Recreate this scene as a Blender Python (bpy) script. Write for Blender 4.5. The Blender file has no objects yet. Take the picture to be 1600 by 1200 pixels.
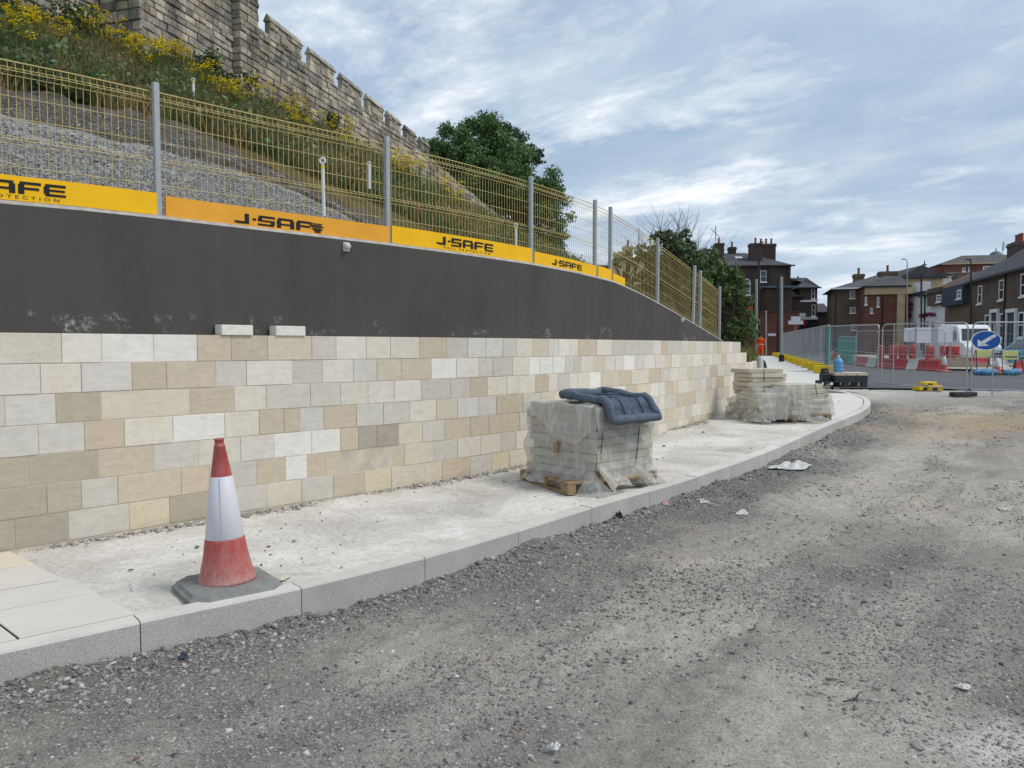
import bpy, bmesh, math, random
import numpy as np
from mathutils import Vector, Matrix

random.seed(7); rng = np.random.default_rng(7)
scene = bpy.context.scene
R = math.radians

# ------------------------------------------------------------------ camera
EYE = 1.67; PITCH = R(2.77); FPX = 1200.0
cam_d = bpy.data.cameras.new('camera'); cam = bpy.data.objects.new('camera', cam_d)
scene.collection.objects.link(cam); scene.camera = cam
cam.location = (0, 0, EYE); cam.rotation_euler = (R(90) - PITCH, 0, 0)
cam_d.sensor_width = 36; cam_d.lens = 36 * FPX / 1600; cam_d.clip_start = 0.05; cam_d.clip_end = 6000

# ------------------------------------------------------------------ sky, sun, exposure
SUN_EL, SUN_AZ = R(54), R(100)       # azimuth clockwise from +Y
w = bpy.data.worlds.new('World'); scene.world = w; w.use_nodes = True
nt = w.node_tree; N = nt.nodes; L = nt.links
for n in list(N): N.remove(n)
out = N.new('ShaderNodeOutputWorld'); bg = N.new('ShaderNodeBackground')
sky = N.new('ShaderNodeTexSky'); sky.sky_type = 'NISHITA'; sky.sun_disc = False
sky.sun_elevation = SUN_EL; sky.sun_rotation = SUN_AZ; sky.air_density = 1.0; sky.dust_density = 1.5
tc = N.new('ShaderNodeTexCoord'); sep = N.new('ShaderNodeSeparateXYZ')
L.new(tc.outputs['Generated'], sep.inputs[0])
def wm(op, a, b=None, c=None):
    m = N.new('ShaderNodeMath'); m.operation = op
    for i, v in enumerate((a, b, c)):
        if v is None: continue
        if isinstance(v, (int, float)): m.inputs[i].default_value = v
        else: L.new(v, m.inputs[i])
    return m.outputs[0]
zz = wm('ADD', wm('MAXIMUM', sep.outputs[2], 0.0), 0.16)
comb = N.new('ShaderNodeCombineXYZ')
L.new(wm('DIVIDE', sep.outputs[0], zz), comb.inputs[0]); L.new(wm('DIVIDE', sep.outputs[1], zz), comb.inputs[1])
mp = N.new('ShaderNodeMapping'); mp.vector_type = 'TEXTURE'; mp.inputs['Rotation'].default_value = (0, 0, R(-38)); mp.inputs['Scale'].default_value = (1.02, .68, 1)
mp.inputs['Location'].default_value = (3.1, 0.35, 0)
L.new(comb.outputs[0], mp.inputs[0])
def wnoise(scale, det, rough, dist=0.0, off=0.0):
    n = N.new('ShaderNodeTexNoise'); n.inputs['Scale'].default_value = scale; n.inputs['Detail'].default_value = det
    n.inputs['Roughness'].default_value = rough; n.inputs['Distortion'].default_value = dist
    v = N.new('ShaderNodeVectorMath'); v.operation = 'ADD'; v.inputs[1].default_value = (off, off * .7, off)
    L.new(mp.outputs[0], v.inputs[0]); L.new(v.outputs[0], n.inputs['Vector']); return n.outputs['Fac']
def wramp(fac, stops):
    r = N.new('ShaderNodeValToRGB'); L.new(fac, r.inputs[0]); e = r.color_ramp.elements
    while len(e) < len(stops): e.new(0.5)
    for i, (p, c) in enumerate(stops): e[i].position = p; e[i].color = (*c, 1)
    return r.outputs[0]
def wmix(f, a, b):
    m = N.new('ShaderNodeMix'); m.data_type = 'RGBA'
    L.new(f, m.inputs[0]); L.new(a, m.inputs[6]); L.new(b, m.inputs[7]); return m.outputs[2]
skyv = N.new('ShaderNodeVectorMath'); skyv.operation = 'SCALE'; skyv.inputs['Scale'].default_value = 0.08
L.new(sky.outputs[0], skyv.inputs[0])
body = wramp(wnoise(1.5, 7, .58, .3), [(.33, (.265, .355, .48)), (.50, (.325, .415, .525)), (.67, (.43, .505, .585))])
cover = wramp(wnoise(.8, 5, .55, .2, 5.3), [(.22, (.75, .75, .75)), (.5, (1, 1, 1))])
base_sky = wmix(cover, skyv.outputs[0], body)
brightf = wramp(wnoise(1.75, 9, .63, .25, 11.7), [(.48, (0, 0, 0)), (.57, (.30, .30, .30)), (.70, (1, 1, 1))])
wh = N.new('ShaderNodeRGB'); wh.outputs[0].default_value = (.80, .81, .82, 1)
clouded = wmix(brightf, base_sky, wh.outputs[0])
hz = N.new('ShaderNodeRGB'); hz.outputs[0].default_value = (.47, .56, .645, 1)
hf = wm('POWER', wm('SUBTRACT', 1.0, wm('MINIMUM', wm('MAXIMUM', wm('MULTIPLY', sep.outputs[2], 4.0), 0.0), 1.0)), 1.6)
final = wmix(wm('MULTIPLY', hf, .7), clouded, hz.outputs[0])
L.new(final, bg.inputs[0]); bg.inputs[1].default_value = 1.0; L.new(bg.outputs[0], out.inputs[0])
sun_d = bpy.data.lights.new('sun', 'SUN'); sun_d.energy = 1.5; sun_d.angle = R(18); sun_d.color = (1, .95, .87)
sun = bpy.data.objects.new('sun', sun_d); scene.collection.objects.link(sun)
sdir = Vector((math.sin(SUN_AZ) * math.cos(SUN_EL), math.cos(SUN_AZ) * math.cos(SUN_EL), math.sin(SUN_EL)))
sun.rotation_euler = sdir.to_track_quat('Z', 'Y').to_euler(); sun.location = (20, 10, 40)
vs = scene.view_settings; vs.view_transform = 'Standard'; vs.look = 'None'; vs.exposure = 0.5; vs.gamma = 1.0
scene.cycles.max_bounces = 6; scene.cycles.transparent_max_bounces = 16

# ------------------------------------------------------------------ measuring helpers (place of a thing from its bearing and distance)
CP, SP = math.cos(PITCH), math.sin(PITCH)
def ray(px, py):
    a = (px - 800) / FPX; b = (600 - py) / FPX
    return a, CP + b * SP, -SP + b * CP
def at(px, py, Y):
    x, y, z = ray(px, py); k = Y / y
    return Vector((x * k, Y, EYE + z * k))
def proj(p):
    dz = p[2] - EYE; D = p[1] * CP - dz * SP
    return 800 + FPX * p[0] / D, 600 - FPX * (p[1] * SP + dz * CP) / D
def rise(Y):
    Y = np.asarray(Y, float)
    return np.where(Y < 7, 0, np.where(Y < 25, .02 * (Y - 7), np.where(Y < 115, .36 + .007 * (Y - 25), .99)))
def gz(Y): return float(rise(Y))
def ground_at(px, py, dz=0.0):
    lo, hi = 1.5, 200.0
    for _ in range(60):
        m = (lo + hi) / 2; p = at(px, py, m)
        if p.z > gz(m) + dz: lo = m
        else: hi = m
    return at(px, py, lo)

# ------------------------------------------------------------------ mesh helpers
COL = scene.collection
class MB:
    def __init__(s): s.v = []; s.f = []; s.t = []; s.m = []; s.tint = (1, 1, 1); s.mi = 0
    def add(s, vs, fs):
        o = len(s.v); s.v += [tuple(p) for p in vs]; s.t += [s.tint] * len(vs)
        s.f += [tuple(i + o for i in f) for f in fs]; s.m += [s.mi] * len(fs); return o
    def hexa(s, p):   # p: 8 points, bottom 4 ccw then top 4
        s.add(p, [(3, 2, 1, 0), (4, 5, 6, 7), (0, 1, 5, 4), (1, 2, 6, 5), (2, 3, 7, 6), (3, 0, 4, 7)])
    def box(s, x0, x1, y0, y1, z0, z1, f=None):
        p = [(x0, y0, z0), (x1, y0, z0), (x1, y1, z0), (x0, y1, z0), (x0, y0, z1), (x1, y0, z1), (x1, y1, z1), (x0, y1, z1)]
        s.hexa([f(*q) for q in p] if f else p)
    def cbox(s, x0, x1, y0, y1, z0, z1, c=.01, f=None):   # box with chamfered edges
        vs = []; idx = {}
        X, Y, Z = (x0, x1), (y0, y1), (z0, z1)
        for i in (0, 1):
            for j in (0, 1):
                for k in (0, 1):
                    sx, sy, sz = (1 - 2 * i) * c, (1 - 2 * j) * c, (1 - 2 * k) * c
                    for a, d in enumerate(((0, sy, sz), (sx, 0, sz), (sx, sy, 0))):
                        idx[i, j, k, a] = len(vs); vs.append((X[i] + d[0], Y[j] + d[1], Z[k] + d[2]))
        fs = []
        g = idx
        for i in (0, 1):
            q = [g[i, 0, 0, 0], g[i, 1, 0, 0], g[i, 1, 1, 0], g[i, 0, 1, 0]]; fs.append(q if i else q[::-1])
            q = [g[0, i, 0, 1], g[1, i, 0, 1], g[1, i, 1, 1], g[0, i, 1, 1]]; fs.append(q[::-1] if i else q)
            q = [g[0, 0, i, 2], g[1, 0, i, 2], g[1, 1, i, 2], g[0, 1, i, 2]]; fs.append(q if i else q[::-1])
        for a in (0, 1):
            for b in (0, 1):
                fs.append([g[a, b, 0, 0], g[a, b, 1, 0], g[a, b, 1, 1], g[a, b, 0, 1]])
                fs.append([g[a, 0, b, 0], g[a, 1, b, 0], g[a, 1, b, 2], g[a, 0, b, 2]])
                fs.append([g[0, a, b, 1], g[1, a, b, 1], g[1, a, b, 2], g[0, a, b, 2]])
                for k in (0, 1): fs.append([g[a, b, k, 0], g[a, b, k, 1], g[a, b, k, 2]])
        cx = Vector(((x0 + x1) / 2, (y0 + y1) / 2, (z0 + z1) / 2)); out = []
        for q in fs:
            P = [Vector(vs[i]) for i in q]; n = (P[1] - P[0]).cross(P[2] - P[0])
            out.append(q[::-1] if n.dot(P[0] - cx) < 0 else q)
        s.add([f(*p) for p in vs] if f else vs, out)
    def tube(s, pts, r, n=8, cap=True):
        pts = [Vector(p) for p in pts]; rr = r if isinstance(r, (list, tuple)) else [r] * len(pts)
        vs = []; up0 = None
        for i, p in enumerate(pts):
            d = (pts[min(i + 1, len(pts) - 1)] - pts[max(i - 1, 0)]).normalized()
            if up0 is None: up0 = Vector((0, 0, 1)) if abs(d.z) < .9 else Vector((1, 0, 0))
            a = d.cross(up0).normalized(); b = a.cross(d).normalized(); up0 = b
            for k in range(n):
                t = 2 * math.pi * k / n; vs.append(p + (a * math.cos(t) + b * math.sin(t)) * rr[i])
        fs = []
        for i in range(len(pts) - 1):
            for k in range(n):
                k2 = (k + 1) % n; fs.append((i * n + k2, i * n + k, (i + 1) * n + k, (i + 1) * n + k2))
        if cap: fs.append(tuple(range(n))); fs.append(tuple(reversed(range((len(pts) - 1) * n, len(pts) * n))))
        s.add(vs, fs)
    def lathe(s, c, prof, n=24, f=None):
        vs = []; fs = []
        for r, z in prof:
            for k in range(n):
                t = 2 * math.pi * k / n; p = (c[0] + r * math.cos(t), c[1] + r * math.sin(t), c[2] + z); vs.append(f(*p) if f else p)
        m = len(prof)
        for i in range(m - 1):
            for k in range(n):
                k2 = (k + 1) % n; fs.append((i * n + k, i * n + k2, (i + 1) * n + k2, (i + 1) * n + k))
        fs.append(tuple(reversed(range(n)))); fs.append(tuple(range((m - 1) * n, m * n))); s.add(vs, fs)
    def prism(s, poly, ext):   # poly: list of 3D points, ext: vector
        n = len(poly); e = Vector(ext); vs = [Vector(p) for p in poly] + [Vector(p) + e for p in poly]
        fs = [tuple(reversed(range(n))), tuple(range(n, 2 * n))] + [(i, (i + 1) % n, n + (i + 1) % n, n + i) for i in range(n)]
        nn = Vector((0, 0, 0))
        for i in range(n): nn += vs[i].cross(vs[(i + 1) % n])
        if nn.dot(e) < 0: fs = [tuple(reversed(q)) for q in fs]
        s.add(vs, fs)
    def build(s, name, mat, parent=None, smooth=False):
        me = bpy.data.meshes.new(name); me.from_pydata(s.v, [], s.f); me.validate(clean_customdata=False)
        a = me.attributes.new('tint', 'FLOAT_COLOR', 'POINT')
        if len(me.vertices) == len(s.t):
            a.data.foreach_set('color', np.array([(*t, 1) for t in s.t], dtype=np.float32).ravel())
        for m in (mat if isinstance(mat, (list, tuple)) else [mat]): me.materials.append(m)
        if isinstance(mat, (list, tuple)) and len(me.polygons) == len(s.m): me.polygons.foreach_set('material_index', s.m)
        if smooth: me.polygons.foreach_set('use_smooth', [True] * len(me.polygons))
        return link(name, me, parent)
def link(name, me, parent=None):
    o = bpy.data.objects.new(name, me); COL.objects.link(o)
    if parent: setp(o, parent)
    return o
WORLD = {}
def setp(o, p):
    o.parent = p; o.matrix_parent_inverse = WORLD.get(p.name, Matrix.Identity(4)).inverted()
    WORLD[o.name] = WORLD.get(p.name, Matrix.Identity(4)) if False else Matrix.Identity(4)
def tag(o, label=None, cat=None, group=None, kind=None):
    if label: o['label'] = label
    if cat: o['category'] = cat
    if group: o['group'] = group
    if kind: o['kind'] = kind
    return o
def thing(name, loc, label, cat, group=None):
    e = bpy.data.objects.new(name, None); COL.objects.link(e); e.location = loc; e.empty_display_size = .1
    WORLD[e.name] = Matrix.Translation(Vector(loc)); return tag(e, label, cat, group)
def npmesh(name, V, F, mat, tint=None, parent=None, smooth=False):
    V = np.asarray(V, np.float32); F = np.asarray(F, np.int32); k = F.shape[1]
    me = bpy.data.meshes.new(name); me.vertices.add(len(V)); me.vertices.foreach_set('co', V.ravel())
    me.loops.add(F.size); me.loops.foreach_set('vertex_index', F.ravel())
    me.polygons.add(len(F)); me.polygons.foreach_set('loop_start', np.arange(0, F.size, k, dtype=np.int32))
    if smooth: me.polygons.foreach_set('use_smooth', np.ones(len(F), bool))
    me.update(calc_edges=True)
    T = np.ones((len(V), 4), np.float32)
    if tint is not None: T[:, :3] = tint
    a = me.attributes.new('tint', 'FLOAT_COLOR', 'POINT'); a.data.foreach_set('color', T.ravel())
    me.materials.append(mat); return link(name, me, parent)
def lattice(shape, cells, seed):      # smooth value noise on a regular lattice, sampled at float coordinates
    r = np.random.default_rng(seed); return r.random((cells, cells))
def vnoise(x, y, scale, seed, octs=4, pers=.5):
    tot = np.zeros_like(x); amp = 1; s = 0
    for o in range(octs):
        g = np.random.default_rng(seed + o).random((256, 256)); fx = x * scale + 37.3 * o; fy = y * scale + 11.9 * o
        ix = np.floor(fx).astype(int); iy = np.floor(fy).astype(int); ax = fx - ix; ay = fy - iy
        ax = ax * ax * (3 - 2 * ax); ay = ay * ay * (3 - 2 * ay)
        a = g[ix % 256, iy % 256]; b = g[(ix + 1) % 256, iy % 256]; c = g[ix % 256, (iy + 1) % 256]; d = g[(ix + 1) % 256, (iy + 1) % 256]
        tot += amp * ((a * (1 - ax) + b * ax) * (1 - ay) + (c * (1 - ax) + d * ax) * ay); s += amp; amp *= pers; scale *= 2.03
    return tot / s

# ------------------------------------------------------------------ materials
def lin(r, g, b):
    return tuple((c / 255 / 12.92) if c / 255 <= .04045 else ((c / 255 + .055) / 1.055) ** 2.4 for c in (r, g, b))
class Mat:
    def __init__(s, name, rough=.85, spec=.3, metal=0.0):
        s.m = bpy.data.materials.new(name); s.m.use_nodes = True; s.nt = s.m.node_tree
        s.b = s.nt.nodes['Principled BSDF']; s.b.inputs['Roughness'].default_value = rough
        s.b.inputs['Specular IOR Level'].default_value = spec; s.b.inputs['Metallic'].default_value = metal
        s.tc = s.nt.nodes.new('ShaderNodeTexCoord')
    def n(s, t, **kw):
        x = s.nt.nodes.new(t)
        for k, v in kw.items(): setattr(x, k, v)
        return x
    def link(s, a, b): s.nt.links.new(a, b)
    def noise(s, scale, det=5, rough=.55, stretch=None, dist=0):
        x = s.n('ShaderNodeTexNoise'); x.inputs['Scale'].default_value = scale; x.inputs['Detail'].default_value = det
        x.inputs['Roughness'].default_value = rough; x.inputs['Distortion'].default_value = dist
        if stretch:
            mp = s.n('ShaderNodeMapping'); mp.inputs['Scale'].default_value = stretch
            s.link(s.tc.outputs['Object'], mp.inputs[0]); s.link(mp.outputs[0], x.inputs['Vector'])
        else: s.link(s.tc.outputs['Object'], x.inputs['Vector'])
        return x.outputs['Fac']
    def ramp(s, fac, stops):
        r = s.n('ShaderNodeValToRGB'); s.link(fac, r.inputs[0]); e = r.color_ramp.elements
        while len(e) < len(stops): e.new(.5)
        for i, (p, c) in enumerate(stops):
            e[i].position = p; e[i].color = (*c, 1) if not isinstance(c, (int, float)) else (c, c, c, 1)
        return r.outputs[0]
    def mix(s, f, a, b, mode='MIX'):
        m = s.n('ShaderNodeMix', data_type='RGBA', blend_type=mode)
        for i, v in ((0, f), (6, a), (7, b)):
            if isinstance(v, (int, float)): m.inputs[i].default_value = v
            elif isinstance(v, tuple): m.inputs[i].default_value = (*v, 1)
            else: s.link(v, m.inputs[i])
        return m.outputs[2]
    def tint(s):
        a = s.n('ShaderNodeAttribute'); a.attribute_name = 'tint'; return a.outputs['Color']
    def col(s, c):
        if isinstance(c, tuple): s.b.inputs['Base Color'].default_value = (*c, 1)
        else: s.link(c, s.b.inputs['Base Color'])
    def bump(s, h, strength=.4, dist=.01, prev=None):
        b = s.n('ShaderNodeBump'); b.inputs['Strength'].default_value = strength; b.inputs['Distance'].default_value = dist
        s.link(h, b.inputs['Height'])
        if prev: s.link(prev, b.inputs['Normal'])
        s.link(b.outputs[0], s.b.inputs['Normal']); return b.outputs[0]
def simple(name, c, rough=.7, spec=.3, metal=0., var=.18, scale=6., bump=0., bscale=60., tint=False, bdist=.004):
    M = Mat(name, rough, spec, metal)
    lo = tuple(x * (1 - var) for x in c); hi = tuple(min(1, x * (1 + var)) for x in c)
    k = M.ramp(M.noise(scale, 6, .6), [(.3, lo), (.7, hi)])
    if tint: k = M.mix(1.0, k, M.tint(), 'MULTIPLY')
    M.col(k)
    if bump: M.bump(M.noise(bscale, 4, .6), bump, bdist)
    return M.m

def stone_mat():
    M = Mat('sandstone_facing', .9, .15)
    g = M.ramp(M.noise(14, 8, .65), [(.3, .92), (.7, 1.06)])
    bed = M.ramp(M.noise(5, 5, .6, (1.2, 1.2, 7), .8), [(.32, (.90, .89, .86)), (.52, (1, 1, 1)), (.72, (1.05, 1.03, 1.0))])
    k = M.mix(1.0, M.tint(), g, 'MULTIPLY'); k = M.mix(.8, k, bed, 'MULTIPLY')
    st = M.ramp(M.noise(3.0, 6, .7, None, .6), [(.54, 0.0), (.75, .32)])
    k = M.mix(st, k, lin(200, 183, 153))
    pits = M.ramp(M.noise(70, 3, .5), [(.66, 0.0), (.74, .55)])
    pm = M.ramp(M.noise(2.2, 3, .5), [(.52, 0.0), (.62, 1.0)])
    pp = M.mix(1.0, pits, pm, 'MULTIPLY')
    k = M.mix(pp, k, lin(120, 104, 84)); M.col(k)
    h = M.bump(M.noise(120, 5, .6), .35, .004); M.bump(pits, -.3, .004, h)
    return M.m
def granite_mat():
    M = Mat('granite', .75, .3)
    sp = M.ramp(M.noise(230, 3, .7), [(.32, lin(122, 121, 118)), (.48, lin(180, 179, 174)), (.66, lin(212, 210, 204))])
    big = M.ramp(M.noise(2.2, 6, .65), [(.3, .86), (.7, 1.12)])
    k = M.mix(1.0, sp, big, 'MULTIPLY')
    geo = M.n('ShaderNodeNewGeometry'); sx = M.n('ShaderNodeSeparateXYZ'); M.link(geo.outputs['Normal'], sx.inputs[0])
    dust = M.mix(1.0, M.ramp(sx.outputs[2], [(.4, 0.0), (.9, .8)]), M.ramp(M.noise(5, 6, .65), [(.28, .45), (.55, 1.0)]), 'MULTIPLY')
    k = M.mix(dust, k, lin(212, 208, 200)); k = M.mix(1.0, k, M.tint(), 'MULTIPLY'); M.col(k)
    M.bump(M.noise(160, 4, .7), .5, .004); return M.m
def subbase_mat():
    M = Mat('concrete_base', .95, .1)
    a = M.ramp(M.noise(1.1, 9, .68, None, .5), [(.26, lin(166, 161, 153)), (.42, lin(190, 185, 177)), (.56, lin(208, 204, 197)), (.72, lin(230, 227, 222))])
    f = M.ramp(M.noise(24, 6, .7), [(.3, .80), (.65, 1.12)])
    k = M.mix(1.0, a, f, 'MULTIPLY')
    dk = M.ramp(M.noise(55, 3, .5), [(.69, 0.0), (.75, .6)])
    k = M.mix(dk, k, lin(118, 112, 105)); M.col(k)
    h = M.bump(M.noise(18, 7, .7), .5, .02); M.bump(M.noise(130, 4, .7), .5, .006, h); return M.m
def ground_mat():
    M = Mat('gravel_dust', .97, .08)
    k = M.tint()
    f = M.ramp(M.noise(75, 5, .75), [(.30, .55), (.5, 1.0), (.68, 1.38)])
    f2 = M.ramp(M.noise(9, 6, .7), [(.3, .80), (.7, 1.16)])
    k = M.mix(1.0, k, f, 'MULTIPLY'); k = M.mix(1.0, k, f2, 'MULTIPLY')
    v = M.n('ShaderNodeTexVoronoi'); v.inputs['Scale'].default_value = 48; M.link(M.tc.outputs['Object'], v.inputs['Vector'])
    vs = M.n('ShaderNodeSeparateColor'); M.link(v.outputs['Color'], vs.inputs[0])
    chip = M.ramp(vs.outputs[0], [(.92, 0.0), (.95, .7)]); near = M.ramp(v.outputs['Distance'], [(.25, 1.0), (.42, 0.0)])
    k = M.mix(M.mix(1.0, chip, near, 'MULTIPLY'), k, lin(196, 192, 186)); M.col(k)
    h = M.bump(M.noise(60, 6, .75), .9, .018); M.bump(near, .35, .010, h); return M.m
def city_mat():
    M = Mat('old_limestone', .95, .1)
    a = M.ramp(M.noise(.9, 8, .68, None, .6), [(.30, .42), (.44, .82), (.58, 1.15), (.72, 1.75)])
    st = M.ramp(M.noise(1.6, 6, .7, (1, 1, .22), .5), [(.35, .5), (.6, 1.1)])
    k = M.mix(1.0, M.tint(), a, 'MULTIPLY'); k = M.mix(.85, k, st, 'MULTIPLY')
    f = M.ramp(M.noise(16, 6, .7), [(.3, .7), (.7, 1.2)]); k = M.mix(1.0, k, f, 'MULTIPLY')
    M.col(k); M.bump(M.noise(12, 7, .7), .8, .05); return M.m
def darkwall_mat():
    M = Mat('dark_coated_concrete', .75, .2)
    a = M.ramp(M.noise(1.2, 7, .65, (1, 1, .5)), [(.3, lin(72, 70, 68)), (.7, lin(85, 82, 79))])
    st = M.ramp(M.noise(6, 5, .7, (1, 1, .06)), [(.35, .95), (.65, 1.04)]); k = M.mix(1.0, a, st, 'MULTIPLY')
    spk = M.ramp(M.noise(38, 4, .7), [(.66, 0.0), (.76, .40)]); k = M.mix(spk, k, lin(122, 120, 118))
    geo = M.n('ShaderNodeNewGeometry'); sx = M.n('ShaderNodeSeparateXYZ'); M.link(geo.outputs['Position'], sx.inputs[0])
    mr = M.n('ShaderNodeMapRange'); mr.inputs['From Min'].default_value = 1.76; mr.inputs['From Max'].default_value = 2.1; M.link(sx.outputs[2], mr.inputs[0])
    band = M.ramp(mr.outputs[0], [(0, .45), (.2, .9), (.42, .8), (.62, 0.0)])
    bl = M.ramp(M.noise(3.4, 3, .5, None, .3), [(.57, 0.0), (.66, 1.0)]); br = M.ramp(M.noise(32, 6, .75), [(.48, 0.0), (.62, .75)])
    e = M.mix(1.0, M.mix(1.0, bl, br, 'MULTIPLY'), band, 'MULTIPLY')
    k = M.mix(e, k, lin(190, 188, 186))
    scr = M.ramp(M.noise(9, 6, .75, (.5, .5, 7), .4), [(.62, 0.0), (.74, .30)]); k = M.mix(M.mix(1.0, scr, M.ramp(mr.outputs[0], [(0, 1.0), (1.0, .25)]), 'MULTIPLY'), k, lin(118, 115, 111))
    M.col(k); M.bump(M.noise(30, 6, .7), .25, .006); return M.m
def asphalt_mat():
    M = Mat('asphalt', .85, .3)
    a = M.ramp(M.noise(1.4, 6, .6), [(.3, (.085, .088, .094)), (.7, (.125, .127, .132))]); f = M.ramp(M.noise(140, 3, .7), [(.3, .7), (.7, 1.3)])
    M.col(M.mix(1.0, a, f, 'MULTIPLY')); M.bump(M.noise(150, 3, .6), .4, .004); return M.m
def leaf_mat(name, c):
    M = Mat(name, .6, .25); M.col(M.mix(1.0, c, M.tint(), 'MULTIPLY'))
    tr = M.n('ShaderNodeBsdfTranslucent'); mx = M.n('ShaderNodeMixShader'); mx.inputs[0].default_value = .28
    M.link(M.mix(1.0, tuple(min(1, x * 1.5) for x in c), M.tint(), 'MULTIPLY'), tr.inputs[0])
    o = M.nt.nodes['Material Output']; M.link(M.b.outputs[0], mx.inputs[1]); M.link(tr.outputs[0], mx.inputs[2]); M.link(mx.outputs[0], o.inputs[0]); return M.m
def brick_mat(name, c, mortar=(.30, .27, .24)):
    M = Mat(name, .9, .15)
    a = M.ramp(M.noise(.5, 6, .6), [(.3, tuple(x * .72 for x in c)), (.7, tuple(x * 1.2 for x in c))])
    f = M.ramp(M.noise(9, 5, .7, (1, 1, 3)), [(.35, .72), (.65, 1.25)]); k = M.mix(1.0, a, f, 'MULTIPLY'); M.col(k); M.bump(M.noise(14, 4, .6, (1, 1, 3)), .4, .02); return M.m
def slate_mat(name, c):
    M = Mat(name, .85, .12)
    a = M.ramp(M.noise(.7, 6, .65), [(.3, tuple(x * .75 for x in c)), (.7, tuple(x * 1.25 for x in c))])
    f = M.ramp(M.noise(5, 5, .7, (1, 1, 4)), [(.35, .78), (.65, 1.2)]); M.col(M.mix(1.0, a, f, 'MULTIPLY')); M.bump(M.noise(8, 3, .6, (1, 1, 4)), .4, .03); return M.m
def wrap_mat(name, stops):
    M = Mat(name, .22, .5); M.col(lin(212, 210, 204))
    tr = M.n('ShaderNodeBsdfTransparent'); mx = M.n('ShaderNodeMixShader')
    f = M.ramp(M.noise(9, 3, .5, (1, 1, .28), 1.2), stops)
    tr.inputs[0].default_value = (.96, .96, .95, 1)
    M.link(f, mx.inputs[0]); o = M.nt.nodes['Material Output']
    M.link(tr.outputs[0], mx.inputs[1]); M.link(M.b.outputs[0], mx.inputs[2]); M.link(mx.outputs[0], o.inputs[0])
    M.bump(M.noise(16, 3, .5, (1, 1, .30), 1.8), .8, .02); return M.m
def netting_mat(name, c, dens):
    M = Mat(name, .7, .2); M.col(c); tr = M.n('ShaderNodeBsdfTransparent'); mx = M.n('ShaderNodeMixShader'); mx.inputs[0].default_value = dens
    o = M.nt.nodes['Material Output']; M.link(tr.outputs[0], mx.inputs[1]); M.link(M.b.outputs[0], mx.inputs[2]); M.link(mx.outputs[0], o.inputs[0]); return M.m
def cone_mat(name, c, dirt):
    M = Mat(name, .5, .4)
    d = M.ramp(M.noise(22, 8, .8, (1, 1, .6)), [(.42, dirt * .12), (.60, dirt * .35), (.76, dirt)]); k = M.mix(d, c, lin(196, 186, 178)); sc2 = M.ramp(M.noise(60, 5, .8), [(.62, 0.0), (.70, dirt)]); k = M.mix(sc2, k, lin(206, 196, 188)); geo = M.n('ShaderNodeNewGeometry'); sx = M.n('ShaderNodeSeparateXYZ'); M.link(geo.outputs['Position'], sx.inputs[0]); dz = M.mix(1.0, M.ramp(sx.outputs[2], [(.22, dirt * 1.1), (.28, dirt * .5), (.46, 0.0)]), M.ramp(M.noise(30, 7, .8, (1, 1, .45)), [(.36, .15), (.62, 1.0)]), 'MULTIPLY'); k = M.mix(dz, k, lin(198, 184, 176)); M.col(k)
    M.bump(M.noise(40, 4, .6), .15, .004); return M.m
def glass_mat():
    M = Mat('window_glass', .08, .6); M.col((.03, .035, .04)); return M.m

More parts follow.
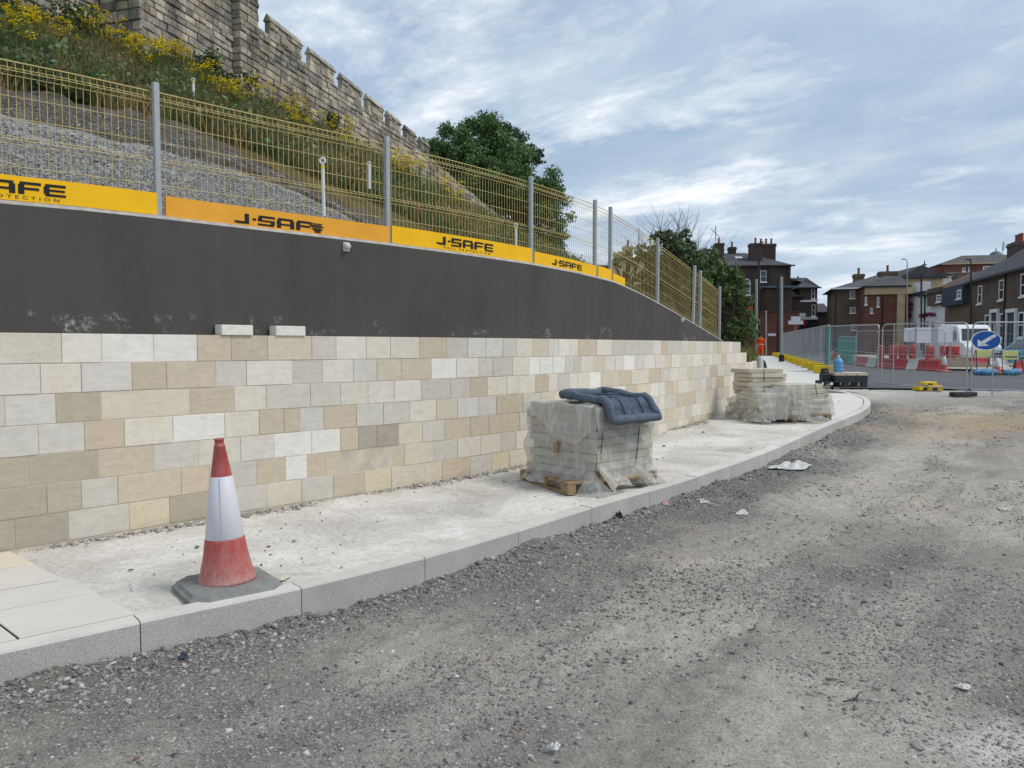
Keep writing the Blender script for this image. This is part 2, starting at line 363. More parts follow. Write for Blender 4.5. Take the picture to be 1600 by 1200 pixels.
MT = dict(
    stone=stone_mat(), granite=granite_mat(), subbase=subbase_mat(), ground=ground_mat(), city=city_mat(), dark=darkwall_mat(), asphalt=asphalt_mat(),
    mortar=simple('lime_mortar', lin(196, 187, 171), .95, .1), darkmortar=simple('old_mortar', lin(104, 97, 86), .95, .1, var=.3),
    slab=simple('sandstone_paving', (1, 1, 1), .8, .2, var=.10, scale=3.5, tint=True, bump=.2, bscale=40),
    barecon=simple('bare_concrete', lin(168, 164, 158), .9, .2, var=.25, scale=12, bump=.4, bscale=40),
    stones=simple('loose_stone', (1, 1, 1), .92, .12, var=.25, scale=60, tint=True),
    galv=simple('galvanised_steel', lin(168, 171, 172), .45, .5, .35, var=.10, scale=20),
    galv_far=simple('weathered_steel', lin(160, 163, 165), .5, .4, .2, var=.1, scale=10),
    yellow_wire=simple('yellow_powder_coat', lin(208, 186, 122), .5, .35, var=.12, scale=8),
    yboard=simple('yellow_toe_board', lin(246, 190, 10), .55, .3, var=.07, scale=4),
    oboard=simple('amber_toe_board', lin(233, 165, 52), .6, .3, var=.07, scale=4),
    black=simple('black_print', lin(28, 28, 30), .6, .3), blackrub=simple('black_rubber', lin(58, 59, 61), .8, .25, var=.25, scale=14, bump=.3),
    greyrub=simple('dusty_rubber', lin(128, 128, 126), .85, .2, var=.22, scale=12, bump=.4, bscale=30),
    cred=cone_mat('faded_red_plastic', lin(168, 46, 38), .6), cred2=cone_mat('orange_red_plastic', lin(206, 62, 40), .25),
    cwhite=cone_mat('reflective_white', lin(206, 205, 212), .3), white=simple('white_paint', (.78, .78, .78), .5, .4, var=.04),
    wood=simple('pallet_timber', lin(150, 126, 98), .9, .15, var=.35, scale=9, bump=.5, bscale=50),
    slabc=simple('cut_stone_slab', lin(196, 189, 174), .92, .12, var=.10, scale=12, tint=True, bump=.3, bscale=80),
    wrap=wrap_mat('stretch_film', [(.32, .30), (.55, .44), (.74, .66)]), wrap2=wrap_mat('loose_film', [(.30, .26), (.52, .42), (.74, .74)]), blue=simple('blue_padded_fabric', lin(82, 91, 106), .92, .06, var=.35, scale=14, bump=.6, bscale=40, bdist=.01),
    bluerim=simple('blue_padded_rim', lin(95, 104, 117), .9, .08, var=.18, scale=18, bump=.5, bscale=45, bdist=.008),
    jointshade=simple('joint_shade', lin(58, 52, 46), .95, .1),  # dark tone painted for the shade inside open slab joints
    gravelslope=simple('grey_chippings', lin(150, 149, 147), .95, .12, var=.55, scale=22, bump=1.0, bscale=26, bdist=.05),
    matting=simple('erosion_matting', lin(104, 99, 91), .97, .08, var=.5, scale=4, bump=1.0, bscale=9, bdist=.22),
    soil=simple('bank_soil', lin(92, 84, 56), .97, .05, var=.4, scale=3, bump=.8, bscale=8, bdist=.1),
    grass=leaf_mat('grass_blades', (1, 1, 1)), leaf=leaf_mat('tree_leaves', (1, 1, 1)), bark=simple('bark', lin(84, 74, 62), .95, .1, var=.3, scale=6, bump=.6, bscale=12, bdist=.03),
    yflower=simple('yellow_flower', lin(248, 222, 40), .7, .2, var=.15, scale=30), wpipe=simple('white_pipe', lin(228, 228, 226), .4, .4, var=.05),
    ytag=simple('yellow_tag', lin(226, 210, 60), .5), glass=glass_mat(), navy=simple('dark_blue_boards', lin(58, 68, 82), .7),
    bk_dark=brick_mat('dark_red_brick', lin(84, 71, 66)), bk_brown=brick_mat('brown_brick', lin(114, 101, 87)), bk_red=brick_mat('red_brick', lin(112, 76, 67)),  # brick saturation lowered to paint in distance haze
    bk_terr=brick_mat('terrace_brick', lin(100, 88, 80)), slate=slate_mat('slate_roof', lin(80, 81, 84)), slate2=slate_mat('pale_slate_roof', lin(90, 90, 91)), tile=slate_mat('red_brown_tile', lin(104, 80, 72)),
    render=simple('white_render', lin(222, 222, 222), .85, .15, var=.07, scale=2), buff=simple('buff_stone', lin(184, 166, 132), .9, .15, var=.15, scale=1.5),
    lead=simple('grey_dormer', lin(92, 104, 116), .6), ironblk=simple('black_iron', lin(34, 35, 38), .5, .4), pot=simple('chimney_pot', lin(132, 84, 66), .9),
    net=netting_mat('green_netting', lin(52, 160, 146), .82), greymesh=netting_mat('grey_mesh_screen', lin(176, 182, 188), .30), mesh=netting_mat('thin_wire_mesh', lin(170, 174, 176), .16),
    hivis=simple('orange_work_suit', lin(238, 92, 44), .8, .2), skin=simple('skin', lin(150, 108, 88), .6), hair=simple('dark_cap', lin(40, 38, 40), .8),
    boot=simple('dark_boots', lin(52, 44, 44), .8), silver=simple('reflective_tape', lin(200, 202, 200), .4),
    yfoot=simple('yellow_plastic_block', lin(214, 180, 34), .6, .3, var=.15, scale=10, bump=.2), barred=simple('red_barrier_plastic', lin(186, 56, 62), .5, .35, var=.15, scale=3),
    barwhite=simple('white_barrier_plastic', lin(214, 210, 204), .55, .3, var=.12, scale=3), signblue=simple('sign_blue', lin(18, 84, 164), .4, .4, var=.04),
    waterblue=None, vanwhite=simple('van_paint', (.80, .81, .82), .25, .5, var=.02), carblue=simple('car_paint', lin(46, 122, 150), .25, .6, var=.04),
    plastic=simple('white_plastic_sack', lin(190, 190, 186), .4, .4, var=.14, scale=10, bump=.5, bscale=12, bdist=.02), lampw=simple('white_panel', lin(214, 216, 224), .5, .3, var=.04),
    pinkscrap=simple('pink_scrap', lin(206, 164, 176), .7), dkred=simple('deep_red', lin(150, 36, 44), .6), flower=simple('pink_red_flowers', lin(140, 52, 66), .8, var=.5, scale=8), bagblue=simple('blue_sandbag', lin(76, 140, 178), .6, .3, var=.15, scale=8, bump=.6, bscale=10, bdist=.03),
    orange=simple('orange_board', lin(222, 110, 78), .7), litred=None, ysign=simple('yellow_sign', lin(214, 214, 132), .5, .3, var=.05),
)
_m = Mat('water_bottle_blue', .12, .5); _m.col(lin(120, 176, 222)); _m.b.inputs['Transmission Weight'].default_value = .35; _m.b.inputs['IOR'].default_value = 1.2; MT['waterblue'] = _m.m
_m = Mat('red_lamp', .4); _m.col((.6, .02, .05)); _m.b.inputs['Emission Color'].default_value = (1, .05, .12, 1); _m.b.inputs['Emission Strength'].default_value = 1.2; MT['litred'] = _m.m

# ------------------------------------------------------------------ plan curves
class Curve:
    def __init__(s, pts, n=24):
        P = np.array(pts, float); P = np.vstack([2 * P[0] - P[1], P, 2 * P[-1] - P[-2]]); out = []
        for i in range(1, len(P) - 2):
            for k in range(n):
                t = k / n; a, b, c, d = P[i - 1], P[i], P[i + 1], P[i + 2]
                out.append(.5 * (2 * b + (c - a) * t + (2 * a - 5 * b + 4 * c - d) * t * t + (3 * b - a - 3 * c + d) * t ** 3))
        out.append(P[-2]); s.p = np.array(out); seg = np.linalg.norm(np.diff(s.p, axis=0), axis=1)
        s.s = np.concatenate([[0], np.cumsum(seg)]); s.len = s.s[-1]
    def pos(s, q): return np.interp(q, s.s, s.p[:, 0]), np.interp(q, s.s, s.p[:, 1])
    def frame(s, q):
        x, y = s.pos(q); x1, y1 = s.pos(min(q + .15, s.len)); x0, y0 = s.pos(max(q - .15, 0)); d = math.hypot(x1 - x0, y1 - y0)
        return x, y, (x1 - x0) / d, (y1 - y0) / d
    def F(s, q, d, z):   # along, to the left of travel, up
        x, y, tx, ty = s.frame(min(max(q, 0), s.len)); return Vector((x - ty * d, y + tx * d, z))
    def at_px(s, px, z=1.5, d=0.):
        lo, hi = 0., s.len
        for _ in range(40):
            m = (lo + hi) / 2
            if proj(s.F(m, d, z))[0] < px: lo = m
            else: hi = m
        return lo
    def dist(s, X, Y):   # signed distance (left positive)
        d2 = np.full(X.shape, 1e9); sg = np.zeros(X.shape); step = 6
        idx = list(range(0, len(s.p), step))
        for i in idx:
            j = min(i + 1, len(s.p) - 1); k = max(i - 1, 0); T = s.p[j] - s.p[k]; T = T / np.linalg.norm(T)
            dx = X - s.p[i, 0]; dy = Y - s.p[i, 1]; q = dx * dx + dy * dy; m = q < d2
            d2 = np.where(m, q, d2); sg = np.where(m, -T[1] * dx + T[0] * dy, sg)
        al = np.sqrt(np.maximum(d2 - sg * sg, 0))
        return np.where(al < 1.0, sg, np.sign(sg) * np.sqrt(d2))
WALL = Curve([(-6.2, 2.9), (-4.95, 4.2), (-3.68, 5.52), (-2.32, 6.96), (-1.2, 8.02), (0, 9.3), (1.95, 11.85), (3.55, 14.2), (4.6, 15.9), (5.9, 18.6), (7.0, 22.0)])
WEXT = Curve([(-9, 0), (-6.2, 2.9), (-3.68, 5.52), (-2.32, 6.96), (0, 9.3), (1.95, 11.85), (3.55, 14.2), (4.6, 15.9), (7.0, 22.0), (12, 36), (19, 58), (30, 95)])
KERB = Curve([(-3.6, 2.75), (-2.46, 3.69), (-1.98, 4.10), (-1.28, 4.68), (-.6, 5.36), (.05, 6.13), (.735, 7.02), (2.04, 8.5), (3.5, 10.4), (5.3, 13.0), (7.0, 15.4), (8.0, 17.1), (8.7, 18.8), (9.0, 20.4), (8.9, 21.6)])
FENCEFAR = Curve([(9.3, 22.3), (11.0, 26.5), (13.1, 32), (17.5, 47), (24.2, 70)])

# ================================================================== GROUND
ys = np.concatenate([np.arange(-30, 30, 3.0), np.arange(30, 130, 5.0), [200, 500, 1500, 4000]]); xs = np.array([-4000, -1000, -300, -100, -40, -20, 0, 10, 20, 30, 40, 60, 100, 300, 1000, 4000.])
XX, YY = np.meshgrid(xs, ys); ZZ = rise(YY) - .09
V = np.stack([XX, YY, ZZ], -1).reshape(-1, 3)
def gridfaces(ny, nx):
    i = np.arange((ny - 1) * (nx - 1)); r = i // (nx - 1); c = i % (nx - 1); a = r * nx + c
    return np.stack([a, a + 1, a + nx + 1, a + nx], -1)
T = np.ones((len(V), 3)) * np.array(lin(150, 145, 138))
tag(npmesh('ground', V, gridfaces(len(ys), len(xs)), MT['ground'], T), kind='structure')

# gravel road with uneven surface
yg = [2.0]
while yg[-1] < 34: yg.append(yg[-1] + max(.022, yg[-1] * .0075))
yg = np.array(yg); xg = np.concatenate([np.arange(-5, 7, .028), np.arange(7, 16, .09), np.arange(16, 45, .5)])
XX, YY = np.meshgrid(xg, yg)
dk = -KERB.dist(XX, YY)                       # distance from kerb face out into the road
def road_h(X, Y, dk):
    h = (vnoise(X, Y, .8, 11, 4) - .5) * .07 + (vnoise(X, Y, 6, 21, 3) - .5) * .030
    rough = np.clip((vnoise(X, Y, .9, 31, 4) - .42) * 5, 0, 1) + np.clip(1 - dk / .5, 0, 1)
    h += (vnoise(X, Y, 22, 41, 3) - .5) * .045 * np.clip(rough, .15, 1.2)
    h += .07 * np.exp(-np.clip(dk, 0, 9) / .22) * (vnoise(X, Y, 1.6, 51, 3) - .12)
    return h
def gravel_density(X, Y, dk):
    al = X * .62 + Y * .78; ac = X * .78 - Y * .62; n = .55 * vnoise(X, Y, .9, 61, 4, .6) + .45 * vnoise(al * .22, ac, 1.5, 66, 4, .6); k = np.clip((n - .43) * 4.5, 0, 1)
    return np.clip(k * .8 + np.exp(-np.clip(dk, 0, 9) / .30) * 1.3, .03, 1)
ZZ = rise(YY) + road_h(XX, YY, dk)
AL = XX * .62 + YY * .78; AC = XX * .78 - YY * .62; n1 = (.4 * vnoise(XX, YY, .6, 71, 5, .55) + .6 * vnoise(AL * .16, AC, 1.3, 75, 5, .6))[..., None]; n2 = vnoise(XX, YY, .9, 81, 5, .6)[..., None]
dens = gravel_density(XX, YY, dk)[..., None]
c_dark = np.array(lin(122, 119, 115)); c_mid = np.array(lin(151, 146, 139)); c_lt = np.array(lin(181, 174, 164)); c_sand = np.array(lin(172, 152, 124)); c_white = np.array(lin(208, 204, 198))
T = c_mid + (c_lt - c_mid) * np.clip((n1 - .50) * 9, 0, 1) + (c_dark - c_mid) * np.clip((dens - .25) * 1.5, 0, 1)
sand = np.clip((n2 - .50) * 6, 0, 1) * .22
sp = np.exp(-(((XX - 9.6) / 3.6) ** 2 + ((YY - 14.6) / 2.6) ** 2))[..., None] * np.clip((n2 - .36) * 5, 0, 1)
T = T + (c_sand - T) * np.clip(sand * .6 + sp * .75, 0, .9)
wp = np.exp(-(((XX - 2.05) / .42) ** 2 + ((YY - 3.15) / .22) ** 2) * 1.2)[..., None] * np.clip((n2 - .30) * 6, 0, 1) \
   + .8 * np.exp(-(((XX - 9.5) / 4) ** 2 + ((YY - 23) / 2.2) ** 2))[..., None]
T = T + (c_white - T) * np.clip(wp, 0, .9)
for oc, wd in ((1.15, .16), (1.55, .13), (2.75, .17), (3.2, .14), (4.6, .2)):     # compacted wheel tracks following the kerb
    tr = np.exp(-((dk - oc - .25 * (vnoise(XX, YY, .25, 140, 2) - .5)) / wd) ** 2)[..., None] * np.clip((vnoise(AL * .3, AC, .8, 150, 3)[..., None] - .36) * 4, 0, 1); T = T + (np.array(lin(176, 169, 159)) - T) * tr * .55
tag(npmesh('gravel_road', np.stack([XX, YY, ZZ], -1).reshape(-1, 3), gridfaces(len(yg), len(xg)), MT['ground'], T.reshape(-1, 3), smooth=True), kind='structure')

# loose stones
ph = (1 + 5 ** .5) / 2
ICO = np.array([(-1, ph, 0), (1, ph, 0), (-1, -ph, 0), (1, -ph, 0), (0, -1, ph), (0, 1, ph), (0, -1, -ph), (0, 1, -ph), (ph, 0, -1), (ph, 0, 1), (-ph, 0, -1), (-ph, 0, 1)]) / 1.9
ICF = np.array([(0, 11, 5), (0, 5, 1), (0, 1, 7), (0, 7, 10), (0, 10, 11), (1, 5, 9), (5, 11, 4), (11, 10, 2), (10, 7, 6), (7, 1, 8), (3, 9, 4), (3, 4, 2), (3, 2, 6), (3, 6, 8), (3, 8, 9), (4, 9, 5), (2, 4, 11), (6, 2, 10), (8, 6, 7), (9, 8, 1)])
def rocks(name, X, Y, Z, rad, cols, mat, flat=.62, parent=None):
    n = len(X); protos = np.stack([ICO * rng.uniform(.34, 1.5, (12, 1)) * np.array([1.15, rng.uniform(.5, .95), rng.uniform(.38, .75)]) for _ in range(16)])
    k = rng.integers(0, 16, n); a = rng.uniform(0, 6.283, n); b = rng.uniform(-.5, .5, n); P = protos[k] * rad[:, None, None]
    ca, sa, cb, sb = np.cos(a), np.sin(a), np.cos(b), np.sin(b); Rm = np.zeros((n, 3, 3))
    Rm[:, 0, 0] = ca; Rm[:, 0, 1] = -sa * cb; Rm[:, 0, 2] = sa * sb; Rm[:, 1, 0] = sa; Rm[:, 1, 1] = ca * cb; Rm[:, 1, 2] = -ca * sb; Rm[:, 2, 1] = sb; Rm[:, 2, 2] = cb
    Vv = np.einsum('nij,nkj->nki', Rm, P) + np.stack([X, Y, Z], -1)[:, None, :]
    Ff = (ICF[None] + (np.arange(n) * 12)[:, None, None]).reshape(-1, 3)
    return npmesh(name, Vv.reshape(-1, 3), Ff, mat, np.repeat(cols, 12, axis=0), parent)
def stone_cols(n):
    g = rng.normal(143, 20, n)[:, None] * np.array([[1.0, .985, .965]]) + rng.normal(0, 1.2, (n, 3))
    w_ = rng.random(n) < .02; g[w_] = rng.uniform(178, 212, (w_.sum(), 1)); r_ = rng.random(n) < .003; g[r_] = np.array([132, 92, 78])
    g = np.clip(g, 60, 225) / 255; return np.where(g <= .04045, g / 12.92, ((g + .055) / 1.055) ** 2.4)
cand = 700000; yy = 2.4 * np.exp(rng.random(cand) * math.log(19 / 2.4)); xx = rng.uniform(-1, 1, cand) * (.72 * yy + .6)
dk = -KERB.dist(xx, yy); dn = gravel_density(xx, yy, dk)
ok = (dk > .005) & (rng.random(cand) < dn * np.clip(yy / 6.5, .35, .8)); xx, yy, dk, dn = xx[ok], yy[ok], dk[ok], dn[ok]
if len(xx) > 80000: xx, yy, dk, dn = xx[:80000], yy[:80000], dk[:80000], dn[:80000]
rad = np.exp(rng.normal(math.log(.0049), .48, len(xx))) * (1 + .7 * np.exp(-dk / .28)) * (1 + .035 * yy); rad = np.clip(rad, .003, .030)
zz_ = rise(yy) + road_h(xx, yy, dk) - rad * .12
tag(rocks('gravel_stones', xx, yy, zz_, rad, stone_cols(len(xx)), MT['stones']), 'loose grey gravel strewn over the unfinished road', 'gravel', kind='stuff')

# ================================================================== PAVEMENT
KH = .19
def pave_z(Y): return gz(Y) + KH - .035
SE = WALL.len
mbp = MB(); nq = 90; rows = 10; P = []
ss = np.linspace(0, 1, nq)
for i, u in enumerate(ss):
    a = KERB.F(u * KERB.at_px(1346), .14, 0) if False else None
sk_end = 19.0
for sk in np.linspace(0, KERB.len - 1.2, nq):
    k = KERB.F(sk, .13, 0); x, y, tx, ty = KERB.frame(sk)
    q = np.array([k.x, k.y]); d = np.linalg.norm(WALL.p - q, axis=1); best = WALL.p[int(np.argmin(d))]
    bx, by = best[0] - .06, best[1] + .05
    for j in range(rows):
        t = j / (rows - 1); X = k.x + (bx - k.x) * t; Y = k.y + (by - k.y) * t
        nz = float(vnoise(np.array([X]), np.array([Y]), 1.2, 5, 3)[0] - .5) * .03 * (0 if j == 0 else 1)
        P.append((X, Y, pave_z(Y) + nz - (.01 if j == 0 else 0)))
mbp.add(P, [tuple(q) for q in gridfaces(nq, rows)])
pave = tag(mbp.build('pavement', MT['subbase'], smooth=True), kind='structure')

# kerb stones (each its own piece)
kerb = tag(bpy.data.objects.new('kerb', None), kind='structure'); COL.objects.link(kerb)
s_j = KERB.at_px(219, KH); starts = [s_j - 1.0 * k for k in (3, 2, 1)] + [s_j]
img_j = [471, 664, 810, 925, 1095, 1206]
starts += [KERB.at_px(p, KH) for p in img_j[:4]]
while starts[-1] < KERB.len - 1.0: starts.append(starts[-1] + 1.0)
starts = [q for q in starts if q > -.5]
for i in range(len(starts) - 1):
    a, b = max(starts[i], 0) + .003, starts[i + 1] - .003; mb = MB(); g = random.uniform(.92, 1.07); mb.tint = (g, g, g * .99)
    ns = 4 if b < KERB.len - 4 else 6; lift = random.uniform(-.003, .003); vs = []
    prof = [(0, -.25), (0, KH - .012), (.010, KH), (.135, KH), (.145, KH - .01), (.145, -.25)]
    for q in np.linspace(a, b, ns + 1):
        for d, z in prof: p = KERB.F(q, d, 0); vs.append((p.x, p.y, gz(p.y) + z + lift))
    m = len(prof); fs = [(r * m + c, r * m + (c + 1) % m, (r + 1) * m + (c + 1) % m, (r + 1) * m + c) for r in range(ns) for c in range(m)]
    fs = [f[::-1] for f in fs]; fs += [tuple(range(m)), tuple(reversed(range(ns * m, ns * m + m)))]
    mb.add(vs, fs); mb.build('kerb_stone', MT['granite'], kerb)

# laid sandstone slabs at the near end (top flush with the kerb)
def slab(mb, s0, s1, w0, w1, skew=0.):
    g = .010; zt = KH + .001
    def f(u, v, z):
        p = KERB.F(u - skew * (v - .145), v, 0); return Vector((p.x, p.y, gz(p.y) + z))
    mb.cbox(s0 + g / 2, s1 - g / 2, w0 + g / 2, w1 - g / 2, zt - .06, zt + random.uniform(-.0015, .0015), .003, f)
pal = [lin(218, 211, 196), lin(212, 206, 194), lin(216, 206, 187), lin(210, 205, 196)]
s_end = s_j - .0; wrow = [.145, .70, 1.12, 1.66, 2.15]
for r in range(4):
    q = s_end + (.02, .03, .01, .02)[r]; ln = [(.56, .62, .8), (.86, .7), (.56, .8, .6), (.9, .8)][r]
    for l in ln:
        mb = MB(); mb.tint = random.choice(pal); slab(mb, q - l, q, wrow[r], wrow[r + 1], .16); o = mb.build('paving_slab', MT['slab'], pave); q -= l
mb = MB(); mb.box(max(0, s_end - 2.6), s_end - .03, .150, 2.0, KH - .06, KH - .0015, lambda u, v, z: (lambda p: Vector((p.x, p.y, gz(p.y) + z)))(KERB.F(u - .16 * (v - .145), v, 0))); mb.build('joint_shade_sheet', MT['jointshade'], pave)  # near-flush dark sheet stands in for shade in the narrow empty joints
# finished paving beyond the second pallet, a step up from the base
s0 = KERB.at_px(1296, .5) + .9
def pv(mb, sk0, sk1, t0, t1, dz):
    def f(sk, t, z):
        k = KERB.F(sk, .152, 0); d = np.linalg.norm(WALL.p - np.array([k.x, k.y]), axis=1); b = WALL.p[int(np.argmin(d))]; n = np.array([b[0] - k.x, b[1] - k.y])
        X = k.x + n[0] * t; Y = k.y + n[1] * t; return Vector((X, Y, gz(Y) + KH + z))
    mb.cbox(sk0 + .004, sk1 - .004, t0 + .002, t1 - .002, -.12, dz, .004, f)
q = s0; r = 0
while q < KERB.len - 1.9:
    t = [0, .22, .46, .70, .97] if r % 2 else [0, .34, .60, .80, .97]
    for j in range(4):
        mb = MB(); g = random.uniform(.95, 1.04); mb.tint = tuple(c * g for c in lin(216, 212, 204)); pv(mb, q, q + .75, t[j], t[j + 1], .0 + random.uniform(-.002, .002)); mb.build('paving_slab', MT['slab'], pave)
    q += .75; r += 1
# far pavement between the wall and the site fence
mb = MB(); Vv = []; nn = 30
for u in np.linspace(0, 1, nn):
    a = FENCEFAR.F(u * FENCEFAR.len, -.05, 0); wy = a.y + .3 * (1 - u); wx = float(np.interp(wy, WEXT.p[:, 1], WEXT.p[:, 0])) - .05
    for t in np.linspace(0, 1, 5):
        X = a.x + (wx - a.x) * t; Y = a.y + (wy - a.y) * t; Vv.append((X, Y, gz(Y) + KH - .012))
mb.tint = lin(214, 211, 205); mb.add(Vv, [tuple(q) for q in gridfaces(nn, 5)]); tag(mb.build('far_pavement', MT['slab']), kind='structure')
mb = MB(); mb.tint = lin(206, 203, 196)                                 # its edge
for i in range(16):
    a, b = FENCEFAR.len * i / 16, FENCEFAR.len * (i + 1) / 16
    mb.box(a + .01, b - .01, -.20, -.055, -.2, KH, lambda q, d, z: (lambda p: Vector((p.x, p.y, gz(p.y) + z)))(FENCEFAR.F(q, d, 0)))
tag(mb.build('far_kerb', MT['slab']), kind='structure')
# asphalt road behind the fence
mb = MB(); Vv = []
near = [(9.6, 24.6), (13, 24.3), (18, 23.6), (26, 22.0), (42, 19)]
left = Curve([(9.3, 24.2), (11.6, 27.5), (13.6, 32), (18, 47), (24.8, 70), (33, 100)]); right = Curve([(40, 19), (36, 28), (34, 36), (35, 48), (38, 62), (44, 82), (50, 104)])
nn = 26
for u in np.linspace(0, 1, nn):
    a = left.F(u * left.len, 0, 0); b = right.F(u * right.len, 0, 0)
    for t in np.linspace(0, 1, 9):
        X = a.x + (b.x - a.x) * t; Y = a.y + (b.y - a.y) * t; Vv.append((X, Y, gz(Y) + .052))
mb.add(Vv, [tuple(q) for q in gridfaces(nn, 9)]); tag(mb.build('asphalt_road', MT['asphalt']), kind='structure')
# works strip on the far side of the road (broken ground, pale)
mb = MB(); Vv = []
cl = Curve([(15.6, 32.3), (19.6, 36.6), (24.8, 50), (32, 75)])
cl = Curve([(42, 33.0), (30, 34.2), (21.0, 37.6), (24.0, 47), (32.3, 76)])
far = Curve([(46, 50), (41, 50), (37, 54), (37.5, 64), (40, 80)])
for u in np.linspace(0, 1, 24):
    a = cl.F(u * cl.len, 0, 0); b = far.F(u * far.len, 0, 0)
    for t in np.linspace(0, 1, 6):
        X = a.x + (b.x - a.x) * t; Y = a.y + (b.y - a.y) * t; Vv.append((X, Y, gz(Y) + .11 + .10 * float(vnoise(np.array([X]), np.array([Y]), .5, 9, 3)[0])))
mb.tint = lin(176, 168, 156); mb.add(Vv, [tuple(q) for q in gridfaces(24, 6)]); tag(mb.build('works_strip', MT['ground'], smooth=True), kind='structure')

# ================================================================== SANDSTONE-FACED WALL
TOP = 1.772; CH = .2265
wall = thing('stone_faced_wall', (0, 9.3, pave_z(9.3)), 'long curving retaining wall faced in new pale sandstone blocks', 'wall')
mb = MB(); q = 0.
while q < SE - .3:
    e = min(q + .4, SE - .3); zt = TOP - .008 if WALL.F(q, 0, 0).y < 16.3 else TOP - 2.2 * CH
    mb.box(q, e, .004, .125, -.3, zt, WALL.F); q = e
mb.build('mortar_bed', MT['mortar'], wall)
J = [[-60, 0, 96, 159, 240, 308, 361, 418, 487, 525, 572, 610, 655, 698, 731, 759, 786, 807, 833, 857, 873, 890, 904, 919, 932, 956, 977, 999, 1021, 1034, 1042],
     [-70, -5, 63, 127, 206, 260, 337, 385, 457, 504, 552, 589, 627, 674, 713, 748, 770, 801, 827, 844, 864, 883, 896, 908, 928, 945, 962, 975, 992, 1007, 1024, 1039],
     [-80, 1, 87, 158, 297, 366, 416, 485, 532, 575, 616, 658, 704, 735, 762, 792, 810, 837, 857, 872, 889, 903, 921, 939, 969, 987, 1014, 1032],
     [-20, 60, 132, 194, 270, 351, 405, 444, 468, 506, 557, 599, 640, 682, 715, 748, 776, 817, 845],
     [-40, 45, 153, 240, 310, 376, 428, 487, 532, 560, 589, 623, 660, 695, 735, 764, 812],
     [-20, 73, 127, 184, 283, 327, 401, 446, 480, 508, 632, 678, 715, 751, 783],
     [-70, 23, 107, 202, 265, 327, 417, 471, 521, 570, 612, 663, 691, 735, 769, 796]]
K0 = dict(W=lin(226, 224, 219), w=lin(214, 209, 199), c=lin(209, 202, 187), g=lin(190, 185, 175), G=lin(200, 197, 190), s=lin(201, 189, 166), t=lin(188, 172, 146), p=lin(194, 174, 147), b=lin(164, 152, 128), y=lin(206, 191, 158), k=lin(150, 142, 126))
_mu = np.array(lin(206, 198, 184)); K = {k: tuple(((lambda q: q * .86 + q.mean() * np.array([1.05, 1.0, .93]) * .14)(np.array(v) * .74 + _mu * .26)) * 1.12) for k, v in K0.items()}
CC = ['ccwWWptstwccttGGgcsGwcttcgggwptccg', 'cwwGttgwgwGstWwggcWWWGgcscwWGwcwtc', 'gGbswtggcwwggtccctcgwcWstcttcwgcw', 'GGpcWcttgpGgcsGgtgcwwtscg', 'bkgtcgWWpbbsctttgcws', 'pbgttsgtWttscccgwtc', 'bbgyksstccspptgcsg']
CC = ['ccwWWptsgwcctgGGgcsGwcttcgggwptccg', 'wwcGttgwgwGstWwggcWWWGgcscwWGwcwtc', 'gGbstcggcwwggtccctcgwcWstcttcwgcw', 'GGpcWcttGpGgcsGgtgcwwtscg', 'bgtgcGWWpbbsctttgcws', 'kgGttgtWttscccgwtc', 'bbgyksgtyspptgycsg']
CC[4] = 'bbtgcGWWpkksgpttgc'; CC[5] = 'bbgtpgtWptsgccgcs'; CC[6] = 'bkgybgsgtysspgyctg'
stones = []
for r in range(7):
    zt = TOP - r * CH; zb = zt - CH; joints = [WALL.at_px(max(p, 2), (zt + zb) / 2) if p > 2 else None for p in J[r]]
    first = next(i for i, j in enumerate(joints) if j is not None)
    for i in range(first - 1, -1, -1): joints[i] = joints[i + 1] - random.uniform(.30, .42)
    jl = [max(0, joints[0] - random.uniform(.2, .4))] + joints
    end = {0: WALL.at_px(1157, 1.6), 1: WALL.at_px(1169, 1.5), 2: WALL.at_px(1178, 1.3)}.get(r, SE - .25)
    while jl[-1] < end - .25: jl.append(min(end, jl[-1] + random.choice([.24, .28, .32, .36, .42, .5])))
    for i in range(len(jl) - 1):
        a, b = jl[i], jl[i + 1]
        if b - a < .05: continue
        m = WALL.F((a + b) / 2, 0, 0)
        if zt < pave_z(m.y) - .02: continue
        c = K[CC[r][i - 1]] if 1 <= i <= len(CC[r]) and i - 1 < len(J[r]) - 1 else K[random.choice('wccggGstcwgtcws')]
        v = random.uniform(.95, 1.05); c = tuple(x * v for x in c); stones.append((m.y, a, b, zb, zt, c))
stones.sort(key=lambda t: t[0])
vis = [t for t in stones if proj(WALL.F(t[2], 0, t[4]))[0] > -3]; hid = [t for t in stones if proj(WALL.F(t[2], 0, t[4]))[0] <= -3]
def put_stone(mb, t):
    _, a, b, zb, zt, c = t; mb.tint = c; pr = random.uniform(-.003, .002); mb.cbox(a + .0028, b - .0028, pr, .09, zb + .003, zt - .003 if zt < TOP - .01 else zt, .0022, WALL.F)
for t in vis[:298]:
    mb = MB(); put_stone(mb, t); mb.build('stone_block', MT['stone'], wall)
mb = MB()
for t in vis[298:] + hid: put_stone(mb, t)
tag(mb.build('stone_blockwork', MT['stone'], wall), kind='stuff')
# two spare blocks left on the ledge
for px0, px1, lab in ((345, 394, 'pale sawn stone block on the wall ledge, nearer the traffic cone'), (430, 476, 'pale sawn stone block on the wall ledge, farther along from the cone')):
    a = WALL.at_px(px0, 1.8); b = WALL.at_px(px1, 1.8); mb = MB(); mb.tint = lin(228, 224, 216)
    mb.cbox(a, b, -.02, .112, TOP + .001, TOP + .092, .004, WALL.F); tag(mb.build('loose_stone_block', MT['stone']), lab, 'stone block', 'spare blocks on the ledge')
